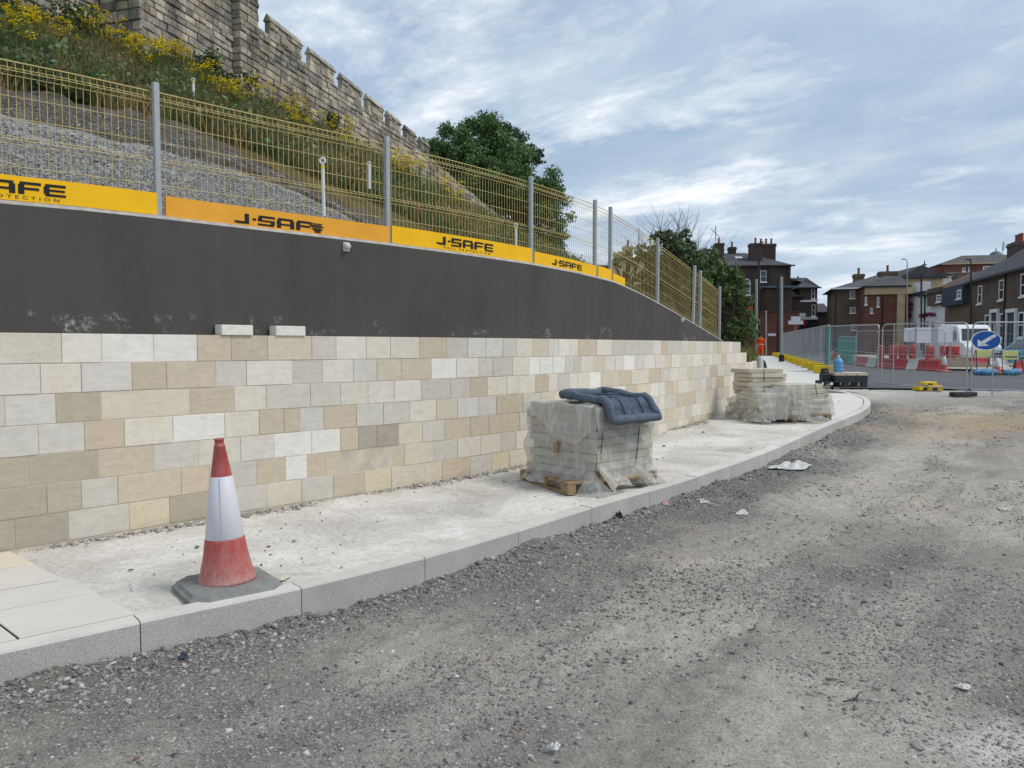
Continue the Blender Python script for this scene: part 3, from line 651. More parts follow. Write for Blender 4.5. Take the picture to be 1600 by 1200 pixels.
# crumbled mortar and chippings along the foot
n = 5200; sq = rng.uniform(WALL.at_px(0, .2), SE - 3, n); dd = -np.abs(rng.normal(0, .07, n)) - .004; XY = np.array([WALL.F(a, b, 0)[:2] for a, b in zip(sq, dd)])
keep = rng.random(n) < np.clip((vnoise(sq, sq * 0, 1.4, 3, 3) - .28) * 3.5, .1, 1); XY = XY[keep]; dd = dd[keep]; rad = np.exp(rng.normal(math.log(.009), .55, len(XY))); rad = np.clip(rad, .004, .035)
cw = rng.uniform(150, 212, (len(XY), 1)) / 255 * np.array([[1, .97, .92]]); cw = ((cw + .055) / 1.055) ** 2.4
tag(rocks('mortar_crumbs', XY[:, 0], XY[:, 1], np.array([pave_z(y) for y in XY[:, 1]]) + .012 * np.exp(dd / .05) + rad * .2, rad, cw, MT['stones']), 'pale mortar crumbs and chippings along the foot of the stone wall', 'rubble', kind='stuff')
n = 1100; sk = rng.uniform(0, 17, n); dd = rng.uniform(.2, 1.9, n); XY = np.array([KERB.F(a, b, 0)[:2] for a, b in zip(sk, dd)]); cl_ = vnoise(XY[:, 0], XY[:, 1], 1.1, 4, 3)
keep = rng.random(n) < np.clip((cl_ - .45) * 5, .05, 1); XY = XY[keep]; rad = np.clip(np.exp(rng.normal(math.log(.0048), .55, len(XY))), .0025, .018)
tag(rocks('pavement_grit', XY[:, 0], XY[:, 1], np.array([pave_z(y) for y in XY[:, 1]]) + .006 + rad * .2, rad, stone_cols(len(XY)), MT['stones']), 'scattered grit and small stones on the bare concrete pavement', 'grit', kind='stuff')

# ================================================================== DARK RETAINING WALL
PXZ = [(0, 313), (120, 321), (250, 334), (420, 354), (600, 377), (720, 394), (830, 411), (900, 423), (960, 438), (1000, 456), (1030, 472), (1060, 489), (1090, 507), (1120, 525), (1134, 534)]
DW = .127; tw = []
for px, py in PXZ:
    s_ = WALL.at_px(px, 2.4, DW)
    for _ in range(3):
        x, y, z = ray(px, py); X, Y, _t, _u = WALL.frame(s_); p = WALL.F(s_, DW, 0); zt = EYE + z * p.y / y; s_ = WALL.at_px(px, zt, DW)
    tw.append((s_, zt))
tw = [(0, tw[0][1])] + tw; TS = np.array([a for a, _ in tw]); TZ = np.array([b for _, b in tw])
TZ[:8] = np.mean(TZ[:8]) + np.linspace(.0, .0, 8) + (TZ[:8] - np.mean(TZ[:8])) * .6
def top_z(s_): return float(np.interp(s_, TS, TZ))
mb = MB(); S = np.arange(0, TS[-1], .2); vs = []
prof = lambda z: [(DW, .9), (DW, z - .03), (DW + .03, z), (DW + .33, z), (DW + .36, z - .03), (DW + .36, .9)]
for q in S:
    for d, z in prof(top_z(q)): vs.append(WALL.F(q, d, z))
m = 6; fs = [(r_ * m + c, (r_ + 1) * m + c, (r_ + 1) * m + (c + 1) % m, r_ * m + (c + 1) % m) for r_ in range(len(S) - 1) for c in range(m)] + [tuple(range(m)), tuple(reversed(range((len(S) - 1) * m, len(S) * m)))]
mb.add(vs, fs); mb.m = [1 if (i < (len(S) - 1) * m and i % m in (1, 2)) else 0 for i in range(len(fs))]
rw = tag(mb.build('retaining_wall', [MT['dark'], MT['barecon']]), 'dark grey coated concrete retaining wall rising behind the sandstone facing', 'retaining wall')
for px, py, k in ((541, 385, 1.), (1065, 500, .8)):
    s_ = WALL.at_px(px, 2.4, DW); x, y, z = ray(px, py); p = WALL.F(s_, DW, 0); z = EYE + z * p.y / y; mb = MB()
    f = lambda a, b, c: WALL.F(s_ + a, DW - b, z + c)
    mb.cbox(-.035 * k, .035 * k, -.002, .012, -.05 * k, .04 * k, .004, f)
    mb.lathe((0, 0, 0), [(.03 * k, .012), (.034 * k, .03), (.028 * k, .05), (.012 * k, .058)], 14, lambda a, b, c: f(a, c, b))
    mb.build('anchor_cap', MT['silver'], rw)

# ================================================================== EDGE-PROTECTION FENCE
FD = DW + .14
fence = thing('edge_protection_fence', (0, 9.5, 2.7), 'yellow mesh edge-protection fence with toe boards along the top of the dark wall', 'fence')
posts = [(-190, 0), (246, 1), (605, 1), (829, 1), (929, 1), (953, 1), (1027, 1), (1083, 1), (1094, 1), (1124.5, 1)]
ps = []
for px, v in posts:
    s_ = WALL.at_px(px, 3.0, FD) if px > 0 else max(0.05, WALL.at_px(246, 3, FD) - 2.3); ps.append(s_)
PH = 1.13
def ftop(s_): return top_z(s_) + PH - .075
for i, s_ in enumerate(ps):
    zt = top_z(s_); mb = MB(); w_ = .025
    if i == 7: f = lambda a, b, c: WALL.F(s_ + a + (c - zt) * .06, b, c)
    else: f = lambda a, b, c: WALL.F(s_ + a, b, c)
    mb.cbox(-w_, w_, FD - .03, FD + .02, zt - .02, zt + PH, .006, f); mb.box(-.07, .07, FD - .07, FD + .07, zt + .001, zt + .012, f)
    mb.build('post', MT['galv'], fence)
def wire(mb, pts, r, n=5): mb.tube(pts, r, n, False)
for i in range(len(ps) - 1):
    a, b = ps[i] + .03, ps[i + 1] - .03; mb = MB(); L_ = b - a; nv = max(2, round(L_ / .052)); off = -.012 if i % 2 else .0
    hs = [0.02, .06, .085, .24, .42, .56, .585, .61, .76, .93, 1.04]; FDm = FD + .035 + off
    def kink(h):
        for k in (.075, .585):
            if abs(h - k) < .028: return .030 * (1 - abs(h - k) / .028)
        return 0.
    zf = lambda q, h: top_z(q) + PH - .07 - h
    for k in range(nv + 1):
        q = a + L_ * k / nv; wire(mb, [WALL.F(q, FDm + kk, zf(q, h)) for h, kk in ((0.0, 0), (.047, 0), (.075, -.03), (.103, 0), (.557, 0), (.585, -.03), (.613, 0), (1.05, 0))], .0021, 4)
    for h in (0.0, .047, .075, .103, .26, .42, .557, .585, .613, .78, .94, 1.05):
        nn = max(3, int(L_ / .2)); r_ = .0026 if h else .0046
        wire(mb, [WALL.F(a + L_ * t / nn, FDm - .004 - kink(h), zf(a + L_ * t / nn, h)) for t in range(nn + 1)], r_, 5)
    mb.build('mesh_panel', MT['yellow_wire'], fence)['kind'] = 'stuff'
# toe boards with lettering
GL = {'J': [(.55, .85, .0, 1.0), (.0, .55, .0, .24), (-.15, .0, .06, .24)], '.': [(.1, .34, .42, .64)],
      'S': [(.06, 1.2, .78, 1.0), (.0, .3, .5, .78), (.0, 1.2, .40, .58), (.9, 1.2, .2, .40), (.0, 1.14, .0, .2)],
      'A': [(.08, 1.18, .78, 1.0), (.0, .3, .0, .78), (.96, 1.26, .0, .78), (.3, .96, .28, .46)],
      'F': [(.08, 1.15, .78, 1.0), (.0, .3, .0, .78), (.3, 1.05, .36, .56)], 'E': [(.08, 1.15, .78, 1.0), (.0, .3, .2, .78), (.3, 1.1, .40, .58), (.08, 1.15, .0, .2)]}
GW = {'J': 1.0, '.': .46, 'S': 1.34, 'A': 1.40, 'F': 1.28, 'E': 1.2}
def bend(o, face):     # lay flat text mesh on the board
    for v in o.data.vertices: v.co = face(v.co.x, v.co.y, .0012)
def text_mesh(txt, size, face, mat, parent, name='lettering', spacing=1.6):
    cu = bpy.data.curves.new(name, 'FONT'); cu.body = txt; cu.size = size; cu.space_character = spacing; cu.resolution_u = 2; o = bpy.data.objects.new(name, cu); COL.objects.link(o)
    dg = bpy.context.evaluated_depsgraph_get(); me = bpy.data.meshes.new_from_object(o.evaluated_get(dg)); bpy.data.objects.remove(o)
    me.materials.clear(); me.materials.append(mat); ob = link(name, me, parent); wdt = max([v.co.x for v in me.vertices] + [0])
    return ob, wdt
BD = FD - .036
BH = .185
boards = [(ps[0] - .04, ps[1] - .02, 'y', (None, 97), 0), (ps[1] + .05, ps[2] - .0, 'o', (366, 508), 1), (ps[2] + .03, ps[3] - .02, 'y', (682, 768), 0), (ps[3] + .03, ps[4] - .015, 'y', (862, 908), 0), (ps[4] + .03, ps[5] - .02, 'y', None, 0), (ps[5] + .03, ps[5] + .42, 'y', None, 0)]
for bi, (a, b, c, tx, worn) in enumerate(boards):
    mb = MB(); nn = max(2, int((b - a) / .3)); z0 = lambda q: top_z(q) + (.015 if bi != 1 else .0); drop = (0, 0, 0, -.03, -.02, -.05)[bi]
    for k in range(nn):
        mb.box(a + (b - a) * k / nn, a + (b - a) * (k + 1) / nn, BD, BD + .022, 0, 1, lambda q, d, z: WALL.F(q, d, z0(q) + (BH + drop) * z))
    bd = mb.build('toe_board', MT['yboard' if c == 'y' else 'oboard'], fence)
    mb = MB(); mb.box(a + .002, a + .07, BD - .006, BD - .001, .02, .98, lambda q, d, z: WALL.F(q, d, z0(q) + (BH + drop) * z)); mb.build('end_clip', MT['yboard' if c == 'y' else 'oboard'], bd)
    if tx:
        e1 = WALL.at_px(tx[1], 2.85, BD); e0 = WALL.at_px(tx[0], 2.85, BD) if tx[0] else e1 - .88
        word = 'J.SAFE'; tot = sum(GW[ch] for ch in word) - .1; sc_ = (e1 - e0) / tot; hgt = BH * .50; zb_ = .055 if bi != 1 else .03
        if bi == 3: hgt = BH * .42; zb_ = .03
        u = e0 + .15 * sc_; mb = MB()
        for ci, ch in enumerate(word):
            if worn and ci == 5: break
            for x0, x1, y0, y1 in GL[ch]:
                sl = lambda y: 0.0
                mb.box(u + x0 * sc_, u + x1 * sc_, BD - .0035, BD - .0008, zb_ + y0 * hgt, zb_ + y1 * hgt, lambda q, d, z: WALL.F(q, d, z0(q) + z))
            u += GW[ch] * sc_
        if worn:      # torn remains of the last letter
            for k in range(7):
                y0 = .02 + .03 * k + random.uniform(0, .01); x0 = u + .012 * k - .05
                mb.box(x0, x0 + random.uniform(.06, .16), BD - .0035, BD - .0008, .115 - y0 * .45, .115 - y0 * .45 + .010, lambda q, d, z: WALL.F(q, d, z0(q) + z))
        mb.build('lettering', MT['black'], bd)['kind'] = 'stuff'
        if bi in (0, 2):
            o, wd = text_mesh('FALL PROTECTION', .036, None, MT['black'], bd, 'small_lettering'); o['kind'] = 'stuff'; L2 = (e1 - e0) * .86; st = e1 - L2 - .02
            for v in o.data.vertices:
                q = st + v.co.x / wd * L2; v.co = WALL.F(q, BD - .002, z0(q) + .016 + v.co.y)

# ================================================================== BANK
def cw_frame(t, e): t = t + .42; return (-9.6 + .28 * t + .96 * e, 28 + .96 * t - .28 * e)
def te(X, Y): return (X + 9.6) * .28 + (Y - 28) * .96 - .42, (X + 9.6) * .96 - (Y - 28) * .28
def base_z(t): return np.interp(t, [-30, -9, -5, 0, 8, 20, 34, 50, 70], [8.4, 8.8, 9.75, 10.4, 10.6, 10.3, 9.3, 6.0, 1.0])
def slope_z(t): return np.interp(t, [-30, -9, -5, 0, 8, 20, 34, 50, 70], [9.9, 10.1, 10.55, 10.75, 10.75, 10.3, 9.3, 6.0, 1.0])
def bank_z(X, Y, d=None):
    X = np.asarray(X, float); Y = np.asarray(Y, float)
    if d is None: d = WEXT.dist(X, Y)
    t, e = te(X, Y); zd = np.where(d < 4.6, 3.22 + .51 * (d - 1.7), 4.70 + .47 * (d - 4.6)); ze = np.minimum(slope_z(t) - .55 * np.maximum(e, 0), base_z(t))
    k = .5; h = np.clip(.5 + .5 * (ze - zd) / k, 0, 1); z = ze * (1 - h) + zd * h - k * h * (1 - h)
    return z
xb = np.arange(-24, 12, .3); yb = np.arange(3, 80, .3); XX, YY = np.meshgrid(xb, yb); D = WEXT.dist(XX, YY); t_, e_ = te(XX, YY)
ZZ = bank_z(XX, YY, D) + (vnoise(XX, YY, .5, 91, 4) - .5) * .5 * np.clip((D - 4.5) / 2, 0, 1) - np.where(D < 4.4, .16, 0)
msk = (D > .6) & (e_ > -3.2)
F_ = gridfaces(len(yb), len(xb)); mk = msk.ravel()[F_].all(1); F_ = F_[mk]; used = np.unique(F_); re = -np.ones(msk.size, int); re[used] = np.arange(len(used))
tag(npmesh('bank', np.stack([XX, YY, ZZ], -1).reshape(-1, 3)[used], re[F_], MT['soil'], smooth=True), kind='structure')
DGS = [WALL.at_px(p, 2.8) for p in (2, 300, 600, 700, 757, 800)]
def dgrav(s_): return float(np.interp(s_, DGS, [3.8, 3.8, 3.7, 3.2, 2.5, 1.7]))
def strip(name, d0, d1, nd, mat, amp, zoff, seed, kind='structure'):
    S = np.arange(.1, WALL.at_px(860, 2.8), .12); V = []
    for q in S:
        for j in range(nd):
            d = d0(q) + (d1(q) - d0(q)) * j / (nd - 1); p = WALL.F(q, d, 0); V.append((p.x, p.y))
    V = np.array(V); jj = np.tile(np.linspace(0, 1, nd), len(S)); Z = bank_z(V[:, 0], V[:, 1]) + (zoff * np.clip(jj * 5, 0, 1) - .10 * np.clip(1 - jj * 9, 0, 1) if zoff else 0) + (vnoise(V[:, 0], V[:, 1], 3.0, seed, 5, .65) - .5) * amp
    return tag(npmesh(name, np.column_stack([V, Z]), gridfaces(len(S), nd)[:, ::-1], mat, smooth=True), kind=kind)
strip('gravel_slope', lambda q: .5, lambda q: dgrav(q) + .05, 40, MT['gravelslope'], .10, 0, 101)
strip('erosion_matting', lambda q: dgrav(q) - .22 + .10 * math.sin(q * 1.7), lambda q: dgrav(q) + 1.45 + .2 * math.sin(q * 2.1), 26, MT['matting'], .26, .07, 111)
n = 42000; sq = rng.uniform(.3, WALL.at_px(800, 2.8), n); dd = rng.random(n); XY = np.array([WALL.F(a, .9 + (b if b < .88 else .88 + (b - .88) * 3.4) * (dgrav(a) - .95), 0)[:2] for a, b in zip(sq, dd)]); rad = np.clip(np.exp(rng.normal(math.log(.0085), .35, n)), .004, .02)
g = rng.normal(158, 24, (n, 1)) * np.array([[1.0, 1.0, .99]]); g = np.clip(g, 55, 215) / 255
tag(rocks('slope_chippings', XY[:, 0], XY[:, 1], bank_z(XY[:, 0], XY[:, 1]) + np.where(dd > .9, .08, .02), rad, ((g + .055) / 1.055) ** 2.4, MT['stones']), 'grey stone chippings covering the slope behind the mesh fence', 'chippings', kind='stuff')

# ================================================================== OLD CITY WALL
cw = thing('city_wall', (-9.6, 28, 10.5), 'old grey limestone town wall with gabled battlements on top of the bank', 'wall')
cpal = [lin(174, 167, 153), lin(160, 154, 143), lin(188, 178, 158), lin(150, 145, 136), lin(180, 171, 155), lin(168, 158, 141)]
CS = []    # t0,t1,z0,z1,e_face
def fill(t0, t1, z0f, z1f, e, hmin=.19, hmax=.29):
    z = min(z0f(t0), z0f(t1)) - .5; zmax = max(z1f(t0), z1f(t1))
    while z < zmax - .05:
        h = random.uniform(hmin, hmax); t = t0 - random.uniform(0, .3)
        while t < t1:
            l = random.uniform(.26, .66); a, b = max(t, t0), min(t + l, t1); mid = (a + b) / 2
            if b - a > .1 and z + h > z0f(mid) - .25 and z < z1f(mid) - .06: CS.append((a, b, z, min(z + h, z1f(mid)), e))
            t += l
        z += h
bz = lambda t: float(base_z(t))
crz = lambda t: 13.50 - .052 * t          # crenel sill
# merlons measured along the wall
ML = [(1.25, 3.5), (4.15, 6.15), (6.8, 8.7), (9.3, 11.0), (11.6, 13.1), (13.75, 15.1), (15.75, 17.0)]
fill(-19, -5.35, lambda t: 8.6, lambda t: 15.6, -1.5)
fill(-5.35, -1.0, bz, lambda t: 16.0, 0.)
fill(-1.0, .15, bz, lambda t: 15.2, .30)
fill(.15, 17.0, bz, crz, 0.)
fill(17.0, 38.0, bz, lambda t: 12.55 - .085 * (t - 17), 0., .3, .42)
for a, b in ML: fill(a, b, lambda t: crz(t) + .55, lambda t: crz(t) + .62, 0., .30, .34)
core = MB()
def cbx(mb, t0, t1, e0, e1, z0, z1): mb.box(t0, t1, e0, e1, z0, z1, lambda t, e, z: (*cw_frame(t, -e), z))
def core_run(t0, t1, e, z0f, z1f, step=1.0):
    t = t0
    while t < t1 - 1e-6:
        b = min(t + step, t1); cbx(core, t, b, -e + .05, 1.1 - e if t0 > -2 else 2.7, z0f(t) - 1.2, min(z1f(t), z1f(b)) - .01); t = b
core_run(-19, -5.36, -1.5, lambda t: 8.6, lambda t: 15.6); core_run(-5.33, -1.02, 0, bz, lambda t: 16); core_run(-.97, .12, .30, bz, lambda t: 15.2); core_run(.14, 17, 0, bz, crz); core_run(17, 38, 0, bz, lambda t: 12.55 - .085 * (t - 17))
core.build('rubble_core', MT['darkmortar'], cw)
# tower return face
mb = MB(); zq = 9.6
RET = []
while zq < 15.5:
    h = random.uniform(.27, .36); e = -1.5
    while e < -.02:
        l = random.uniform(.35, .75); RET.append((e, min(e + l, 0.0), zq, zq + h)); e += l
    zq += h
for i, (a, b) in enumerate(ML):      # merlon bodies with gabled coping
    mb = MB(); mb.tint = random.choice(cpal); sl = crz(a); H = .52 - .010 * i
    zt = lambda t, k: crz(t) + k
    def hx(t0, t1, e0, e1, k0, k1): mb.hexa([(*cw_frame(t, -e), zt(t, k)) for (t, e, k) in ((t0, e0, k0), (t1, e0, k0), (t1, e1, k0), (t0, e1, k0), (t0, e0, k1), (t1, e0, k1), (t1, e1, k1), (t0, e1, k1))])
    hx(a + .02, b - .02, .04, .24, -.02, H)
    o = mb.build('merlon', MT['city'], cw); mb = MB(); mb.tint = random.choice(cpal[:3])
    g0, g1 = a - .04, b + .04; P = [(g0, -.05, H), (g0, .29, H), (g0, .12, H + .28)]
    v = [(*cw_frame(t, -e), zt(t, k)) for (t, e, k) in P] + [(*cw_frame(g1, -e), zt(g1, k)) for (t, e, k) in P]
    mb.add(v, [(0, 1, 2), (5, 4, 3), (0, 3, 4, 1), (1, 4, 5, 2), (2, 5, 3, 0)]); mb.build('coping', MT['city'], o)
def city_stone(mb, t0, t1, z0, z1, e):
    g = random.uniform(.74, 1.28); mb.tint = tuple(c * g for c in random.choice(cpal)); pr = random.uniform(-.03, .035)
    mb.cbox(t0 + .012, t1 - .012, -e - pr, -e + (.2 if e < .2 else .5), z0 + .012, z1 - .010, random.uniform(.012, .03), lambda t, q, z: (*cw_frame(t, -q), z))
def ret_stone(mb, e0, e1, z0, z1):
    g = random.uniform(.85, 1.2); mb.tint = tuple(c * g for c in random.choice(cpal)); pr = random.uniform(-.03, .03)
    mb.cbox(-5.40 - pr, -5.2, e0 + .012, e1 - .012, z0 + .012, z1 - .01, .02, lambda t, e, z: (*cw_frame(t, e), z))
CS2 = []
for c in CS:
    x, y = cw_frame((c[0] + c[1]) / 2, c[4]); p = proj((x, y, (c[2] + c[3]) / 2)); CS2.append((y, -25 < p[0] < 900 and p[1] > -12, c))
near_ = sorted([c for c in CS2 if c[1]], key=lambda q: q[0]); nvis = 0
for r_ in RET:
    x, y = cw_frame(-5.36, (r_[0] + r_[1]) / 2)
    mb = MB(); ret_stone(mb, *r_)
    if proj((x, y, r_[2]))[1] > -12: mb.build('wall_stone', MT['city'], cw); nvis += 1
mb2 = MB()
for i, c in enumerate(near_):
    if i < 298 - nvis: mb = MB(); city_stone(mb, *c[2]); mb.build('wall_stone', MT['city'], cw)
    else: city_stone(mb2, *c[2])
for c in CS2:
    if not c[1]: city_stone(mb2, *c[2])
tag(mb2.build('wall_masonry', MT['city'], cw), kind='stuff')

# ================================================================== VEGETATION
def lin_np(c): c = np.clip(c, 0, 255) / 255; return np.where(c <= .04045, c / 12.92, ((c + .055) / 1.055) ** 2.4)
def grass(name, n, sampler, label, hmin, hmax, wid, pal, cat='grass'):
    X, Y, Z = sampler(n); n = len(X); a = rng.uniform(0, 6.283, n); h = rng.uniform(hmin, hmax, n) * rng.uniform(.6, 1.2, n); w_ = wid * (1 + Y * .03) * rng.uniform(.6, 1.4, n)
    lean = rng.normal(0, .55, (n, 2)) * h[:, None]; dx, dy = np.cos(a) * w_, np.sin(a) * w_
    v0 = np.stack([X - dx, Y - dy, Z - .05], -1); v1 = np.stack([X + dx, Y + dy, Z - .05], -1)
    m0 = np.stack([X + lean[:, 0] * .35 + dx * .7, Y + lean[:, 1] * .35 + dy * .7, Z + h * .6], -1); m1 = np.stack([X + lean[:, 0] * .35 - dx * .7, Y + lean[:, 1] * .35 - dy * .7, Z + h * .6], -1)
    tp = np.stack([X + lean[:, 0], Y + lean[:, 1], Z + h], -1)
    V = np.stack([v0, v1, m0, m1, tp], 1).reshape(-1, 3); o = (np.arange(n) * 5)[:, None]
    F = np.concatenate([o + np.array([[0, 1, 2]]), o + np.array([[0, 2, 3]]), o + np.array([[3, 2, 4]])])
    pz = vnoise(X, Y, .8, 131, 3); pk = np.clip(((pz - .5) * 3.2 + .5 + rng.normal(0, .22, n)), 0, .999); P = np.array(pal, float); c = P[(pk * len(P)).astype(int)] * rng.uniform(.75, 1.2, (n, 1))
    return tag(npmesh(name, V, F, MT['grass'], np.repeat(lin_np(c), 5, axis=0)), label, cat, kind='stuff')
def bank_sampler(ymax, pxmax, dmin=4.5):
    def s_(n):
        Y = 6.5 * np.exp(rng.random(n * 3) * math.log(ymax / 6.5)); a = rng.uniform(-.90, .16, n * 3); X = a * Y
        D = WEXT.dist(X, Y); t, e = te(X, Y); lim = np.where(t < -5.4, -1.45, .0)
        q = WALL.at_px(600, 2.8); ok = (D > dmin + .5 * vnoise(X, Y, 1.2, 7, 2) - np.clip((a + .11) * 18, 0, 2.6)) & (e > lim + .1); X, Y, D = X[ok][:n], Y[ok][:n], D[ok][:n]
        return X, Y, bank_z(X, Y, D) + (vnoise(X, Y, .5, 91, 4) - .5) * .5 * np.clip((D - 4.5) / 2, 0, 1)
    return s_
grass('bank_grass', 125000, bank_sampler(62, 800, 4.95), 'long dry and green grass covering the bank below the town wall',   .12, .46, .0065, [(92, 104, 58), (112, 116, 66), (146, 130, 84), (172, 152, 110), (158, 126, 98), (128, 124, 70), (84, 102, 60)])
def clumps(centers, per, size, colfun, spread):
    V = []; T = []
    for (cx, cy, cz, r) in centers:
        n = max(6, int(per * r * r)); d = rng.normal(0, 1, (n, 3)); d /= np.linalg.norm(d, axis=1)[:, None]; rr = r * rng.uniform(.35, 1.25, n)
        c = np.array([cx, cy, cz]) + d * rr[:, None] * np.array([1, 1, spread]); nrm = d + rng.normal(0, .55, (n, 3)); nrm /= np.linalg.norm(nrm, axis=1)[:, None]
        u = np.cross(nrm, rng.normal(0, 1, (n, 3))); u /= np.linalg.norm(u, axis=1)[:, None]; v = np.cross(nrm, u); sz = size * rng.uniform(.55, 1.35, n)[:, None]
        V.append(np.stack([c - u * sz * .5, c + v * sz * .42 + nrm * sz * .08, c + u * sz * .62, c - v * sz * .42 - nrm * sz * .06], 1)); T.append(np.repeat(colfun(n, d), 4, axis=0))
    V = np.concatenate(V).reshape(-1, 3); T = np.concatenate(T); F = np.arange(len(V)).reshape(-1, 4); return V, F, T
def greens(base, var=.25):
    b = np.array(base, float)
    def f(n, d): return lin_np(b * rng.uniform(1 - var, 1 + var, (n, 1)) * (1 + rng.normal(0, .06, (n, 3))))
    return f
# low leafy weeds mixed into the grass
X, Y, Z = bank_sampler(48, 700, 5.2)(760); V, F, T = clumps([(x, y, z + .16, rng.uniform(.16, .5)) for x, y, z in zip(X, Y, Z)], 190, .085, greens((98, 116, 76), .35), .75)
tag(npmesh('bank_weeds', V, F, MT['leaf'], T), 'low leafy green weeds growing through the bank grass', 'weeds', kind='stuff')
# ragwort clumps: four shapes, copied
def ragwort(kind):
    r_ = random.Random(kind); st = MB(); st.tint = lin(96, 106, 48); fl = MB(); lf = MB(); lf.tint = lin(96, 112, 54)
    for k in range(9 + 2 * kind):
        a = r_.uniform(0, 6.28); rr = r_.uniform(.05, .34); h = r_.uniform(.45, .85); tip = Vector((math.cos(a) * rr, math.sin(a) * rr, h)); b0 = Vector((math.cos(a) * rr * .3, math.sin(a) * rr * .3, -.1)); st.tube([b0, tip], [.008, .005], 4, False)
        for m_ in range(r_.randint(9, 15)):
            q = tip + Vector((r_.gauss(0, .055), r_.gauss(0, .055), r_.gauss(.0, .022))); s_ = r_.uniform(.018, .032)
            fl.add([q + Vector((math.cos(t) * s_, math.sin(t) * s_, r_.uniform(-.006, .006))) for t in (0, 1.26, 2.51, 3.77, 5.03)] + [q + Vector((0, 0, .012))], [(0, 1, 5), (1, 2, 5), (2, 3, 5), (3, 4, 5), (4, 0, 5)])
        for m_ in range(9):
            q = b0.lerp(tip, r_.uniform(.15, .85)); d = Vector((r_.gauss(0, 1), r_.gauss(0, 1), .3)).normalized() * r_.uniform(.05, .11); s2 = d.cross(Vector((0, 0, 1))).normalized() * .02
            lf.add([q, q + d * .5 + s2, q + d, q + d * .5 - s2], [(0, 1, 2, 3)])
    res = []
    for nm, mb, mt in (('stem', st, MT['leaf']), ('flower_head', fl, MT['yflower']), ('foliage', lf, MT['leaf'])):
        o = mb.build(nm, mt); me = o.data; bpy.data.objects.remove(o); res.append((nm, me))
    return res
RG = [ragwort(k) for k in range(4)]
rag_px = [(22, 38), (36, 62), (30, 80), (58, 68), (112, 52), (122, 60), (143, 66), (152, 74), (165, 84), (182, 76), (218, 118), (228, 124), (245, 92), (252, 105), (268, 92), (275, 108), (196, 72), (10, 95), (100, 90), (322, 150), (338, 156), (352, 162), (364, 158), (448, 160), (462, 168), (470, 178), (455, 200), (470, 214), (530, 186), (540, 196), (548, 205), (372, 172), (398, 150), (618, 276), (630, 286), (642, 292), (694, 308), (706, 318), (716, 326), (290, 110), (8, 60), (420, 170), (500, 196)]
for i, (px, py) in enumerate(rag_px):
    best = None
    for up_ in (7, 14, 22, 32, 44, 58):
        for Y in np.arange(8, 50, .3):
            p = at(px, py + up_, Y); d = float(WEXT.dist(np.array([p.x]), np.array([p.y]))[0]); t__, e__ = te(p.x, p.y)
            if d > 3 and e__ > (-1.3 if t__ < -5.4 else .15) and float(bank_z(p.x, p.y, d)) >= p.z: best = p; break
        if best is not None: break
    if best is None: continue
    e = thing('ragwort', best, 'yellow-flowering ragwort clump growing on the grassy bank below the town wall', 'plant', 'ragwort on the bank'); sc_ = random.uniform(.75, 1.15) * (1.0 if best.y < 25 else 1.15); e.scale = (sc_,) * 3; e.rotation_euler.z = random.uniform(0, 6.28)
    for nm, me in RG[i % 4]:
        o = bpy.data.objects.new(nm, me); COL.objects.link(o); o.parent = e; o['kind'] = 'stuff'
# darker shrubs at the wall foot
for i, (px, py, Y, r_, lab) in enumerate([(20, 30, 17, .95, 'dark leafy shrub at the top left edge of the bank'), (40, 150, 10.6, .5, 'dark green bush overhanging the matting behind the first fence bay'), (330, 120, 25.5, .7, 'grey-green bramble shrub at the foot of the tower buttress'), (505, 195, 34, .55, 'low bramble at the foot of the battlemented wall'), (95, 35, 18.5, .45, 'pale-flowered bush against the recessed tower wall')]):
    p = at(px, py, Y); cen = [(p.x + random.gauss(0, r_ * .7), p.y + random.gauss(0, r_ * .5), p.z + random.gauss(0, r_ * .35), r_ * random.uniform(.35, .6)) for k in range(9)]
    V, F, T = clumps(cen, 1500 / r_, .05 + .0016 * Y, greens((66, 84, 56) if i != 4 else (96, 108, 92), .3), .9)
    root = thing('bank_shrub', (p.x, p.y, p.z - r_), lab, 'shrub', 'shrubs on the bank'); npmesh('crown', V, F, MT['leaf'], T, root)['kind'] = 'stuff'; mb = MB()
    for k in range(4): mb.tube([(p.x, p.y, p.z - r_ * 1.2), cen[k][:3]], [.03, .012], 5, False)
    mb.build('stem', MT['bark'], root)['kind'] = 'stuff'
